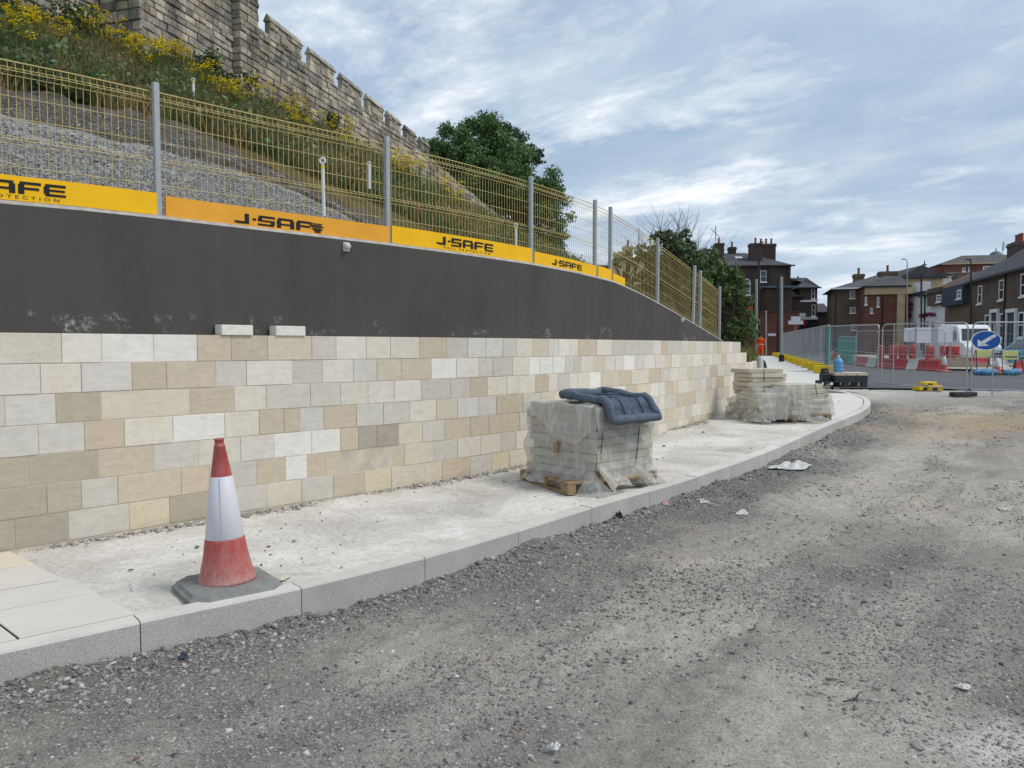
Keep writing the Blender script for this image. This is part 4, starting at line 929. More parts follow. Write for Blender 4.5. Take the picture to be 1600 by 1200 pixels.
# trees
def tree(name, label, px, Y, gzv, lobes, dens, leaf, col, twigs=0, group=None, trunk_r=.35):
    b = at(px, 500, Y); base = Vector((b.x, Y, gzv)); root = thing(name, base, label, 'tree', group); cen = []
    for (lx, ly, dy, rpx) in lobes:
        c = at(lx, ly, Y + dy); R_ = rpx * (Y + dy) / FPX
        for k in range(max(14, int(34 * (R_ / 2.5) ** 1.3))):
            d = Vector((random.gauss(0, 1), random.gauss(0, 1), random.gauss(0, 1))).normalized() * R_ * random.uniform(.35, 1.0); cen.append((c.x + d.x, c.y + d.y, c.z + d.z * .9, R_ * random.uniform(.16, .34)))
    V, F, T = clumps(cen, dens, leaf, greens(col, .28), .85); npmesh('crown', V, F, MT['leaf'], T, root)['kind'] = 'stuff'
    mb = MB(); top = Vector((base.x, base.y, np.mean([c[2] for c in cen]))); mb.tube([base, base.lerp(top, .5) + Vector((.2, 0, 0)), top], [trunk_r, trunk_r * .75, trunk_r * .4], 8)
    mb.build('trunk', MT['bark'], root); mb = MB()
    for c in random.sample(cen, min(22, len(cen))): mb.tube([base.lerp(top, random.uniform(.45, .9)), Vector(c[:3])], [trunk_r * .35, .03], 5, False)
    mb.build('limb', MT['bark'], root)['kind'] = 'stuff'
    if twigs:
        mb = MB()
        for k in range(twigs):
            c = random.choice(cen); p = Vector(c[:3]); q = p + Vector((random.gauss(0, .9), random.gauss(0, .6), random.uniform(.8, 2.1))); mb.tube([p, p.lerp(q, .5) + Vector((random.gauss(0, .15), 0, 0)), q], [.013, .010, .006], 4, False)
        mb.build('bare_twig', MT['bark'], root)['kind'] = 'stuff'
    return root
tree('broadleaf_tree', 'large rounded green tree rising behind the end of the town wall', 775, 68, 5.0, [(700, 235, -4, 42), (745, 225, 0, 50), (790, 262, 0, 52), (835, 310, 0, 50), (760, 290, -2, 60), (862, 352, 0, 36), (850, 390, 0, 38), (800, 350, 1, 48), (872, 392, 1, 22), (735, 260, -3, 45), (690, 250, 4, 34)], 560, .20, (90, 116, 70))
tree('broadleaf_tree', 'dark treetop showing above and behind the large green tree', 800, 80, 5.0, [(765, 205, 0, 22), (795, 215, 0, 24), (822, 232, 0, 24), (780, 225, 0, 30), (842, 248, 0, 14), (838, 238, 0, 12), (750, 210, 0, 20)], 520, .21, (76, 98, 70))
tree('thorn_tree', 'dark bush with bare twigs on top beside the brick house', 1060, 52, .5, [(1050, 392, 0, 36), (1084, 402, 0, 32), (1028, 412, 0, 28), (1065, 430, 1, 44), (1102, 420, 0, 26), (1010, 398, 0, 17), (1040, 372, 0, 18), (1070, 372, 0, 16), (1090, 450, 0, 40)], 900, .18, (100, 118, 84), twigs=240)
tree('shrub_tree', 'mid green leafy shrub growing past the end of the yellow fence', 1140, 44, .4, [(1120, 440, 0, 30), (1140, 430, 0, 24), (1110, 412, 0, 26), (1150, 470, 0, 28), (1128, 490, 0, 34), (1160, 500, 0, 24), (1150, 515, 0, 28), (1095, 450, 0, 34), (1168, 470, 0, 13), (1135, 460, 1, 36), (1140, 522, 0, 26), (1165, 522, 0, 20), (1120, 515, 1, 30), (1110, 480, 1, 34), (1158, 440, 0, 14)], 620, .17, (92, 114, 70))
tree('shrub_tree', 'olive bush seen through the yellow fence near the turreted chimney', 975, 60, 1.0, [(985, 405, 0, 18), (1005, 395, 0, 16), (962, 412, 0, 12), (1020, 420, 0, 22), (1000, 440, 0, 30), (1040, 450, 0, 30)], 300, .24, (110, 114, 74))
def verge(n):
    X = rng.uniform(15, 27, n); Y = rng.uniform(46, 76, n); wx = np.interp(Y, WEXT.p[:, 1], WEXT.p[:, 0]); ok = (X < wx - .3) & (X > wx - 6); X, Y = X[ok], Y[ok]; return X, Y, rise(Y) + .2
grass('verge_grass', 9000, verge, 'dry rough grass on the verge behind the workman', .3, .9, .012, [(120, 122, 66), (150, 140, 90), (98, 110, 56)])

# ================================================================== BUILDINGS
class Facade:
    def __init__(s, A, B):
        s.A = Vector((A[0], A[1])); s.u = (Vector((B[0], B[1])) - s.A); s.len = s.u.length; s.u.normalize(); s.n = Vector((s.u.y, -s.u.x))   # outward, towards the street
    def P(s, u, out, z): q = s.A + s.u * u + s.n * out; return Vector((q.x, q.y, z))
    def hit(s, px, py):
        x, y, z = ray(px, py); den = x * s.n.x + y * s.n.y; k = s.A.dot(s.n) / den; p = Vector((x * k, y * k)); return (p - s.A).dot(s.u), EYE + z * k
def fac_px(px0, Y0, px1, Y1): return Facade((((px0 - 800) / FPX) * Y0, Y0), (((px1 - 800) / FPX) * Y1, Y1))
def window(root, F, u0, u1, z0, z1, arch=False, frame=MT['white'], bars=(2, 2), sill=True):
    mb = MB(); t = max(.06, (u1 - u0) * .09); f = lambda u, o, z: F.P(u, o, z)
    mb.box(u0, u0 + t, .0, .05, z0, z1, f); mb.box(u1 - t, u1, .0, .05, z0, z1, f); mb.box(u0 + t, u1 - t, .0, .05, z0, z0 + t, f); mb.box(u0 + t, u1 - t, .0, .05, z1 - t, z1, f)
    for k in range(1, bars[0]): uu = u0 + (u1 - u0) * k / bars[0]; mb.box(uu - t * .3, uu + t * .3, .005, .045, z0 + t, z1 - t, f)
    for k in range(1, bars[1]): zz = z0 + (z1 - z0) * k / bars[1]; mb.box(u0 + t, u1 - t, .004, .040, zz - t * .35, zz + t * .35, f)
    if sill: mb.box(u0 - .08, u1 + .08, .0, .14, z0 - .12, z0 - .005, f)
    if arch:
        r = (u1 - u0) / 2; c = (u0 + u1) / 2; n = 10
        for k in range(n):
            a0, a1 = math.pi * k / n, math.pi * (k + 1) / n; pts = [(c - r * math.cos(a), z1 + r * math.sin(a)) for a in (a0, a1)] + [(c - (r - t) * math.cos(a), z1 + (r - t) * math.sin(a)) for a in (a1, a0)]
            mb.prism([F.P(u, 0, z) for u, z in pts], F.n.to_3d() * .05)
    w_ = mb.build('window', frame, root); mb = MB(); mb.box(u0 + t * .5, u1 - t * .5, .001, .015, z0 + t * .5, z1 - t * .5, f)
    if arch:
        pts = [(c - (r - t * .5) * math.cos(math.pi * k / 10), z1 - t * .5 + (r - t * .5) * math.sin(math.pi * k / 10)) for k in range(11)]; mb.prism([F.P(u, .001, z + .005) for u, z in pts], F.n.to_3d() * .014)
    mb.build('pane', MT['glass'], w_); return w_
def chimney(root, F, u, back, w_, d, z0, z1, pots, mat):
    mb = MB(); mb.box(u - w_ / 2, u + w_ / 2, -back - d, -back, z0, z1, F.P); mb.box(u - w_ / 2 - .08, u + w_ / 2 + .08, -back - d - .08, -back + .08, z1, z1 + .22, F.P); mb.box(u - w_ / 2 - .03, u + w_ / 2 + .03, -back - d - .03, -back + .03, z1 + .22, z1 + .34, F.P)
    c = mb.build('chimney', mat, root)
    for k in range(pots):
        uu = u + (k - (pots - 1) / 2) * (w_ / max(pots, 1)) * .9; p = F.P(uu, -back - d / 2, z1 + .33); mb = MB(); mb.lathe(p, [(.16, 0), (.13, .3), (.12, .62), (.16, .66), (.15, .74)], 10); mb.build('chimney_pot', MT['pot'], c)
def house(name, label, F, depth, zg, ze, zr, wmat, rmat, roof='hip', wins=(), chims=(), eave=.35, hipl=None, hipr=None, cornice=None):
    root = thing(name, F.P(F.len / 2, -depth / 2, zg), label, 'building'); mb = MB(); mb.box(0, F.len, -depth, 0, zg - .5, ze, F.P); mb.build('wall', wmat, root); mb = MB(); l, e = F.len, eave
    hl = depth / 2 if hipl is None else hipl; hr = depth / 2 if hipr is None else hipr
    if roof == 'flat': mb.box(-.1, l + .1, -depth - .1, .1, ze, ze + .3, F.P)
    elif roof == 'mono': mb.hexa([F.P(-e, e, ze), F.P(l + e, e, ze), F.P(l + e, -depth, ze), F.P(-e, -depth, ze), F.P(-e, e, ze + .12), F.P(l + e, e, ze + .12), F.P(l + e, -depth, zr), F.P(-e, -depth, zr)])
    elif roof == 'front_gable':
        a, b, c = F.P(-e, e, ze), F.P(l + e, e, ze), F.P(l / 2, e, zr); a2, b2, c2 = F.P(-e, -depth, ze), F.P(l + e, -depth, ze), F.P(l / 2, -depth, zr); mb.add([a, b, c, a2, b2, c2], [(0, 1, 2), (5, 4, 3), (0, 2, 5, 3), (1, 4, 5, 2), (0, 3, 4, 1)])
    else:
        v = [F.P(-e, e, ze), F.P(l + e, e, ze), F.P(l + e, -depth - e, ze), F.P(-e, -depth - e, ze), F.P(hl if hl else -e, -depth / 2, zr), F.P(l - hr if hr else l + e, -depth / 2, zr)]
        mb.add(v, [(0, 1, 5, 4), (2, 3, 4, 5), (1, 2, 5), (3, 0, 4), (3, 2, 1, 0)])
    rf = mb.build('roof', rmat, root)
    mb = MB(); mb.box(-e - .06, l + e + .06, e + .002, e + .10, ze - .10, ze + .06, F.P); mb.build('gutter', cornice or MT['ironblk'], root)
    for w_ in wins:
        u0, z1 = F.hit(w_[0], w_[1]); u1, z0 = F.hit(w_[2], w_[3]); window(root, F, u0, u1, z0, z1, *w_[4:])
    for (px, yt, yb, w_, d, back, pots) in chims:
        Yc = F.P(F.len / 2, -back, 0).y; u, _ = F.hit(px, 500)
        for _ in range(4):
            p = F.P(u, -back - d / 2, 5); qx = proj(p)[0]; u += (px - qx) * p.y / FPX / max(.3, abs(F.u.x))
        p = F.P(u, -back - d / 2, 0); zt = at(px, yt, p.y).z; zb = at(px, yb, p.y).z; chimney(root, F, u, back, w_, d, zb, zt - .9, pots, wmat)
    return root, F
def ztop(py, Y): return at(800, py, Y).z
g_ = gz
# tall dark brick house with four chimneys
F1 = fac_px(1100, 96, 1233, 95)
h1, _ = house('brick_house', 'tall dark brick house with four chimneys and arched white windows', F1, 13, g_(95), ztop(415, 95), ztop(391, 99), MT['bk_dark'], MT['slate'], 'hip', hipl=0, hipr=4.2,
    wins=[(1159, 442, 1172.5, 461, True, MT['white'], (2, 2)), (1188, 423, 1197.5, 440.5, False, MT['white'], (1, 2)), (1188, 458, 1199, 477, False, MT['white'], (1, 2)), (1159, 479.5, 1173, 485, True, MT['white'], (2, 1))],
    chims=[(1121.5, 374, 412, 1.1, 1.6, 3, 1), (1142, 380, 408, .9, 1.2, 6, 1), (1178.5, 374, 414, 1.5, 1.4, 2.0, 1), (1195, 375, 412, 2.2, 1.3, 5, 3)])
for px, py in ((1135.5, 402), (1163.5, 404.5)):
    ze_, zr_ = ztop(415, 95), ztop(391, 99); u, z = F1.hit(px, py); mb = MB()
    def rp(a, k, up): q = F1.P(u + a, .35 - (6.85) * k, ze_ + (zr_ - ze_) * k); n_ = Vector((F1.n.x * .35, F1.n.y * .35, .93)); return q + n_ * up
    kk = min((.35, .40, .45, .5, .55, .6, .65), key=lambda k: abs(proj(rp(0, k, 0))[1] - py)); mb.hexa([rp(-.45, kk, .01), rp(.45, kk, .01), rp(.45, kk + .10, .01), rp(-.45, kk + .10, .01), rp(-.45, kk, .09), rp(.45, kk, .09), rp(.45, kk + .10, .09), rp(-.45, kk + .10, .09)]); mb.build('roof_window', MT['lampw'], h1)
u, z = F1.hit(1120, 372); mb = MB(); mb.tube([F1.P(u + .5, -4, ztop(375, 99)), F1.P(u + .5, -4, ztop(352, 99))], .05, 5); mb.tube([F1.P(u - .1, -4, ztop(356, 99)), F1.P(u + 1.1, -4, ztop(370, 99))], .04, 5); mb.build('aerial', MT['ironblk'], h1)
u0, z1 = F1.hit(1166, 478); u1, z0 = F1.hit(1176, 486.5); mb = MB(); mb.box(u0, u1, .06, .16, z0, z1, F1.P); mb.build('orange_board', MT['orange'], h1)
for px in (1199.5, 1231): u, z = F1.hit(px, 430); mb = MB(); mb.tube([F1.P(u, .12, g_(95)), F1.P(u, .12, ztop(416, 95))], .07, 6); mb.build('downpipe', MT['ironblk'], h1)
FE = fac_px(1199, 90.5, 1236, 90.2); house('brick_extension', 'low brick wing with lead flat roof in front of the tall dark house', FE, 5, g_(90), ztop(448, 90), ztop(441, 90), MT['bk_dark'], MT['lead'], 'mono', cornice=MT['lead'])
FL = fac_px(1140, 84, 1248, 83.5); yw = thing('yard_wall', FL.P(4, 0, g_(83)), 'tall red brown brick yard wall below the dark house', 'wall'); mb = MB(); mb.box(0, FL.len, -.5, 0, 0, ztop(487, 83), FL.P); mb.build('wall', MT['bk_red'], yw); mb = MB(); mb.box(-.1, FL.len + .1, -.6, .1, ztop(487, 83) + .002, ztop(485, 83), FL.P); mb.build('coping', MT['bk_dark'], yw)
u0, z1 = FL.hit(1200, 521); u1, z0 = FL.hit(1212, 525); mb = MB(); mb.box(u0, u1, .01, .06, z0, z1, FL.P); mb.build('street_plate', MT['lampw'], yw)
# smaller corner building with white bands
F2 = fac_px(1247, 99, 1275, 98.7)
h2, _ = house('corner_house', 'narrow brick corner house with hipped slate roof and white string courses', F2, 10, g_(98), ztop(449, 98), ztop(431, 101), MT['bk_dark'], MT['slate'], 'hip', hipl=2.0, hipr=2.6, wins=[(1268, 451, 1273, 467, False, MT['white'], (1, 2)), (1268.5, 476, 1273.5, 494, False, MT['white'], (1, 2))], chims=[(1242, 430, 441, 1.0, 1.2, 4, 0)])
for py in (469, 496):
    z = ztop(py, 97); mb = MB(); mb.box(-.05, F2.len + .05, .003, .16, z - .12, z + .12, F2.P); mb.build('string_course', MT['white'], h2)
F2b = fac_px(1230, 99, 1249, 98.8); house('link_house', 'small brick link building with a low slate roof between two brick houses', F2b, 8, g_(98), ztop(463, 98), ztop(447, 100), MT['bk_dark'], MT['slate'], 'hip', hipl=0, hipr=0, wins=[(1232, 466, 1234.5, 476, False, MT['white'], (1, 1))], chims=[(1238, 434, 447, 2.8, 1.0, 5, 2)])
mbz = thing('shop_front', at(1258, 545, 93), 'dark shop front with a white fascia below the corner house', 'shop front'); FS = fac_px(1240, 95, 1276, 94.7); mb = MB(); mb.box(0, FS.len, -1.5, 0, g_(94) - .3, ztop(498, 94), FS.P); mb.build('front', MT['ironblk'], mbz); mb = MB(); mb.box(0, FS.len, .004, .14, ztop(499, 94), ztop(495.5, 94), FS.P); mb.build('fascia', MT['white'], mbz)
mb = MB(); u, z = FS.hit(1252, 493); mb.box(u - .5, u + .5, .0, .1, z - .15, z + .3, FS.P); mb.build('sign_plate', MT['white'], mbz)
mb = MB(); u, z = FS.hit(1256.5, 505); mb.lathe((0, 0, 0), [(.32, 0), (.38, .06), (.32, .12)], 12, lambda a, b, c: FS.P(u + a, c + .02, z + b)); mb.build('round_sign', MT['dkred'], mbz)
# brown brick house with white eaves
F3 = fac_px(1305, 84, 1392, 82.4)
h3, _ = house('georgian_house', 'brown brick three-storey house with white eaves and hipped slate roof', F3, 10, g_(83), ztop(450, 83), ztop(431, 88), MT['bk_brown'], MT['slate2'], 'hip', hipl=4.6, hipr=1., eave=.6, cornice=MT['white'],
    wins=[(1328, 454, 1336, 466, False, MT['white'], (3, 4)), (1328, 480, 1337, 489, False, MT['white'], (3, 3)), (1330, 507, 1338, 516, False, MT['white'], (2, 2)), (1357, 456, 1364, 467, False, MT['white'], (3, 4)), (1357, 482, 1364, 491, False, MT['white'], (3, 3))],
    chims=[(1340, 421, 444, 1.1, 1.2, 6, 1), (1385, 417, 446, 1.9, 1.4, 5, 1)])
mb = MB(); u, z = F3.hit(1305, 480); mb.tube([F3.P(u, .1, g_(83)), F3.P(u, .1, ztop(450, 83))], .07, 6); mb.build('downpipe', MT['ironblk'], h3)
F3b = fac_px(1270, 104, 1292, 103.7); house('distant_house', 'dark distant roof between the corner house and the brown brick house', F3b, 8, g_(98), ztop(485, 98), ztop(469, 100), MT['bk_dark'], MT['slate'], 'hip', hipl=0, hipr=0)
# red hall with buff cornice
F4 = fac_px(1350, 79, 1413, 78)
h4, _ = house('red_hall', 'red painted brick hall with buff stone cornice and narrow white windows', F4, 9, g_(78), ztop(447, 78), ztop(432, 83), MT['bk_red'], MT['slate'], 'hip', hipl=2.5, hipr=0, wins=[(1351.5, 464, 1354.5, 476, False, MT['white'], (1, 1)), (1370.5, 464, 1373.5, 479, False, MT['white'], (1, 1)), (1360, 481, 1363, 489, False, MT['white'], (1, 1))])
mb = MB(); mb.box(-.1, F4.len, .003, .25, ztop(460, 78.5), ztop(447.5, 78.5), F4.P); mb.build('cornice', MT['buff'], h4)
u, z = F4.hit(1407, 480); mb = MB(); mb.box(u - .35, u + .35, .004, .3, g_(78), ztop(460.5, 78.5), F4.P); mb.build('pilaster', MT['buff'], h4)
mb = MB(); u, z = F4.hit(1378.5, 480); mb.tube([F4.P(u, .12, g_(78)), F4.P(u, .12, ztop(461, 78.5))], .06, 6); mb.build('downpipe', MT['ironblk'], h4)
F5 = fac_px(1402, 92, 1470, 91.5); h5, _ = house('chapel', 'grey slate chapel gable with a cross on its ridge', F5, 12, g_(91), ztop(434, 91.5), ztop(414, 91.5), MT['buff'], MT['slate'], 'front_gable')
mb = MB(); p = at(1444.5, 419, 91.5); mb.box(p.x - .05, p.x + .05, p.y - .05, p.y + .05, p.z - 1.0, at(0, 407.5, 91.5).z); mb.box(p.x - .28, p.x + .28, p.y - .05, p.y + .05, p.z + .35, p.z + .45); mb.build('cross', MT['ironblk'], h5)
# white rendered inn
F6 = fac_px(1413, 80, 1441, 75.6); h6, _ = house('white_inn', 'white rendered inn with a stepped parapet and hanging flower baskets', F6, 6, g_(78), ztop(462, 77.5), ztop(459, 77.5), MT['render'], MT['slate'], 'flat', wins=[(1449 - 24, 502, 1433, 512, False, MT['white'], (2, 2))])
mb = MB(); u0, _ = F6.hit(1428, 450); mb.box(u0, F6.len, -.6, .02, ztop(461.5, 77.5) + .31, ztop(442, 77.5), F6.P); mb.build('parapet', MT['render'], h6)
for px, py in ((1427, 474), (1427, 481), (1425, 492), (1415, 483)):
    u, z = F6.hit(px, py); c = F6.P(u, .35, z); V, F, T = clumps([(c.x, c.y, c.z, .22), (c.x + .2, c.y, c.z - .08, .18), (c.x - .2, c.y, c.z - .05, .18)], 900, .14, greens((138, 60, 78), .4), .8); npmesh('flower_basket', V, F, MT['leaf'], T, h6)['kind'] = 'stuff'
F6b = fac_px(1441.3, 75.4, 1474, 70); h6b, _ = house('white_cottage', 'white cottage with steep red brown tiled roof beside the inn', F6b, 8, g_(72), ztop(459, 72.5), ztop(430, 76.5), MT['render'], MT['tile'], 'hip', hipl=0, hipr=0, wins=[(1446, 501, 1452, 513, False, MT['white'], (2, 2)), (1455, 501, 1461, 513, False, MT['white'], (2, 2))])
u0, z1 = F6b.hit(1456, 452); u1, z0 = F6b.hit(1473.5, 476); mb = MB(); mb.box(u0, u1, .003, .4, z0, z1, F6b.P); b_ = mb.build('jettied_bay', MT['bk_terr'], h6b); Fb = Facade(tuple(F6b.P(0, .401, 0)[:2]), tuple(F6b.P(F6b.len, .401, 0)[:2])); 
u0, z1 = Fb.hit(1464, 461); u1, z0 = Fb.hit(1471, 471); window(h6b, Fb, u0, u1, z0, z1, False, MT['white'], (2, 2))
for px, py in ((1445, 493), (1450, 492), (1456, 491), (1462, 491)):
    u, z = F6b.hit(px, py); c = F6b.P(u, .3, z); V, F, T = clumps([(c.x, c.y, c.z, .26), (c.x + .2, c.y, c.z - .08, .2)], 900, .14, greens((132, 58, 72), .4), .7); npmesh('flower_basket', V, F, MT['leaf'], T, h6b)['kind'] = 'stuff'
mb = MB()
for px in (1446.5,): u, z = F6b.hit(px, 480); mb.tube([F6b.P(u, .1, g_(72)), F6b.P(u, .1, ztop(459, 72.5))], .06, 6)
mb.build('downpipe', MT['ironblk'], h6b)
F7 = fac_px(1474.3, 69.8, 1517, 62.2); h7, _ = house('dormer_house', 'brown brick house with a slate-hung boarded dormer', F7, 9, g_(66), ztop(442, 62), ztop(442, 62) + 2.5, MT['bk_brown'], MT['slate'], 'hip', hipl=0, hipr=0, wins=[(1505, 510, 1510, 528, False, MT['white'], (1, 2))], chims=[(1499, 422, 450, 1.6, 1.2, 5, 1)])
u0, z1 = F7.hit(1482, 453); u1, z0 = F7.hit(1515, 474); mb = MB(); mb.box(u0, u1, .003, .55, z0, z1, F7.P); mb.build('boarded_dormer', MT['navy'], h7); Fb = Facade(tuple(F7.P(0, .551, 0)[:2]), tuple(F7.P(F7.len, .551, 0)[:2])); u0, z1 = Fb.hit(1496, 453.5); u1, z0 = Fb.hit(1502, 466); window(h7, Fb, u0, u1, z0, z1, False, MT['white'], (2, 2))
# brick terrace on the right
F8 = Facade((37.9, 63.5), (31.5, 42.5))
F8 = fac_px(1517, 62, 1660, 45); zE = ztop(441, 62)
h8, _ = house('brick_terrace', 'brown brick terrace with slate roof and white sash windows at the right edge', F8, 9, g_(55), zE, zE + 3.2, MT['bk_terr'], MT['slate'], 'hip', hipl=0, hipr=0,
    wins=[(1529, 447, 1534.5, 474, False, MT['white'], (1, 2)), (1562, 438, 1569, 468, False, MT['white'], (1, 2)), (1596, 428, 1604, 462, False, MT['white'], (1, 2)), (1540, 492, 1546, 530, False, MT['white'], (1, 2)), (1563, 490, 1569, 528, False, MT['white'], (1, 2)), (1592, 488, 1600, 528, False, MT['white'], (1, 2))], chims=[(1589, 369, 415, 2.0, 1.2, 4.4, 3)])
for px0, px1 in ((1576, 1587), (1551, 1559)):
    u0, z1 = F8.hit(px0, 489); u1, z0 = F8.hit(px1, 545); mb = MB(); mb.box(u0, u1, .003, .06, g_(55), z1, F8.P); d_ = mb.build('door', MT['navy'], h8); mb = MB(); mb.box(u0 - .14, u0 - .003, .0, .16, g_(55), z1, F8.P); mb.box(u1 + .003, u1 + .14, .0, .16, g_(55), z1, F8.P); mb.box(u0 - .14, u1 + .14, .0, .18, z1 + .003, z1 + .25, F8.P); mb.build('door_frame', MT['white'], d_)
mb = MB(); u, z = F8.hit(1571.5, 480); mb.tube([F8.P(u, .1, g_(55)), F8.P(u, .1, zE)], .06, 6); mb.build('downpipe', MT['ironblk'], h8)
# large hotel behind
F9 = fac_px(1470, 112, 1640, 109); h9, _ = house('long_brick_hotel', 'long red brick building with a broad pale slate roof behind the terrace', F9, 16, g_(110), ztop(411, 110.5), ztop(398.5, 118), MT['bk_red'], MT['slate2'], 'hip', hipl=5, hipr=0, cornice=MT['buff'], wins=[(1504, 418, 1508, 424, False, MT['white'], (1, 2)), (1513, 417, 1517, 423, False, MT['white'], (1, 2)), (1536, 416, 1552, 421, False, MT['white'], (3, 1))], chims=[(1476, 413, 440, 3.5, 1.5, .2, 1)])
p = at(1556, 399, 120); mb = MB(); mb.lathe((p.x, p.y, p.z - .4), [(1.1, 0), (1.0, .35), (.75, .75), (.4, .98), (.08, 1.06), (.06, 1.5)], 16); mb.build('cupola', MT['lead'], h9)
p = at(1567, 398, 110); mb = MB(); mb.tube([p, at(1568, 376, 110)], .05, 6); mb.build('flagpole', MT['white'], h9); mb = MB(); q = at(1567.2, 377, 110); mb.prism([q, q + Vector((.3, .1, -.2)), q + Vector((.25, .1, -1.2)), q + Vector((-.1, 0, -1.4))], (.0, .03, 0)); mb.build('flag', MT['navy'], h9)
F10 = fac_px(1488, 96, 1532, 95.5); house('white_dormer_house', 'small white-gabled dormers peeping above the dormer house roof', F10, 5, g_(95), ztop(428, 95.5), ztop(424, 97), MT['render'], MT['slate'], 'hip', hipl=0, hipr=0)
# old turreted building seen through the fence
FT = fac_px(960, 92, 1046, 91.5); ht, _ = house('turreted_house', 'buff stone building with turret chimneys seen through the yellow fence', FT, 10, g_(90), ztop(405, 91), ztop(401, 91), MT['buff'], MT['slate'], 'flat', chims=[(963, 388, 412, .8, .8, 1, 0), (971, 386, 412, .8, .8, 1, 0), (980, 378, 412, 1.2, .9, 2, 1)])
FT2 = fac_px(880, 104, 965, 103.5); house('low_range', 'low long grey range behind the yellow toe boards', FT2, 10, g_(100), ztop(415, 102), ztop(408, 104), MT['bk_brown'], MT['slate'], 'hip', hipl=0, hipr=0)
FT3 = fac_px(1010, 80, 1135, 79); house('brick_garden_wall', 'brown brick range standing behind the bare-twigged bush', FT3, 4, g_(78), ztop(452, 78), ztop(440, 80), MT['bk_brown'], MT['slate'], 'hip', hipl=0, hipr=0)

# ================================================================== SITE THINGS
# traffic cone near the kerb
def cone(p, label, h=1.0, tilt=(0, 0), red=MT['cred'], rot=0., base=MT['greyrub'], seg=32, group='traffic cones'):
    root = thing('traffic_cone', p, label, 'traffic cone', group); k = h
    Rm = Matrix.Translation(Vector(p)) @ Matrix.Rotation(rot, 4, 'Z'); f0 = lambda x, y, z: Rm @ Vector((x * k, y * k, z * k))
    Rt = Matrix.Translation(Vector(p)) @ Matrix.Rotation(tilt[0], 4, 'X') @ Matrix.Rotation(tilt[1], 4, 'Y') @ Matrix.Rotation(rot, 4, 'Z'); f1 = lambda x, y, z: Rt @ Vector((x * k, y * k, z * k))
    mb = MB(); oct_ = lambda r, c: [(r, -c), (r, c), (c, r), (-c, r), (-r, c), (-r, -c), (-c, -r), (c, -r)]; vs = []
    for r, c, z in ((.29, .20, .0), (.30, .21, .012), (.30, .21, .040), (.285, .197, .052), (.283, .196, .054), (.27, .185, .078), (.21, .15, .092)): vs += [f0(x, y, z * .8) for x, y in oct_(r, c)]
    fs = [(i * 8 + j, i * 8 + (j + 1) % 8, (i + 1) * 8 + (j + 1) % 8, (i + 1) * 8 + j) for i in range(6) for j in range(8)] + [tuple(reversed(range(8))), tuple(range(48, 56))]; mb.add(vs, fs); mb.build('base', base, root)
    def ring(name, prof, mat):
        mb = MB(); mb.lathe((0, 0, 0), prof, seg, f1); return mb.build(name, mat, root, True)
    ring('lower_body', [(.187, .070), (.180, .085), (.166, .14), (.150, .20), (.139, .26), (.127, .345), (.124, .352), (.122, .355), (.115, .405)], red)
    ring('reflective_sleeve', [(.1215, .3555), (.1225, .358), (.072, .76), (.068, .762)], MT['cwhite'])
    ring('tip', [(.0675, .7625), (.0665, .766), (.0355, .955), (.037, .957), (.037, .964), (.030, .966), (.029, .996), (.033, .998), (.033, 1.008), (.022, 1.010), (.020, .985)], red)
    if seg > 20: mb = MB(); mb.tube([f1(-.055 - .0, -.108, .36), f1(-.034, -.066, .755)], .0014, 4); mb.build('sleeve_seam', MT['galv'], root)
    return root
c0 = ground_at(356, 918, KH - .02); c0.z = pave_z(c0.y) + .002
cone(c0, 'dusty red and white traffic cone on the pavement at the kerb', .94, (R(.2), R(-2.2)), MT['cred'], R(38))
for i, (dx, dy, r_) in enumerate(((.30, -.13, .055), (.24, -.19, .03), (.38, -.06, .035))):
    pass
# stacked slabs on pallets
def pallet(root, c, rz, w_, d, h=.13, zb=0.):
    Rm = Matrix.Translation(c) @ Matrix.Rotation(rz, 4, 'Z'); f = lambda x, y, z: Rm @ Vector((x, y, z))
    for i in range(3):
        for j in range(3):
            mb = MB(); x = (-w_ / 2 + .05, 0, w_ / 2 - .05)[i]; y = (-d / 2 + .07, 0, d / 2 - .07)[j]; mb.cbox(x - .05, x + .05, y - .07, y + .07, .022, .1, .004, f); mb.build('block', MT['wood'], root)
        mb = MB(); x = (-w_ / 2 + .05, 0, w_ / 2 - .05)[i]; mb.cbox(x - .05, x + .05, -d / 2, d / 2, .001, .021, .003, f); mb.build('runner', MT['wood'], root)
    n = 7
    for k in range(n):
        y = -d / 2 + .05 + (d - .1) * k / (n - 1); mb = MB(); mb.cbox(-w_ / 2, w_ / 2, y - .048, y + .048, .101, .122, .003, f); mb.build('deck_board', MT['wood'], root)
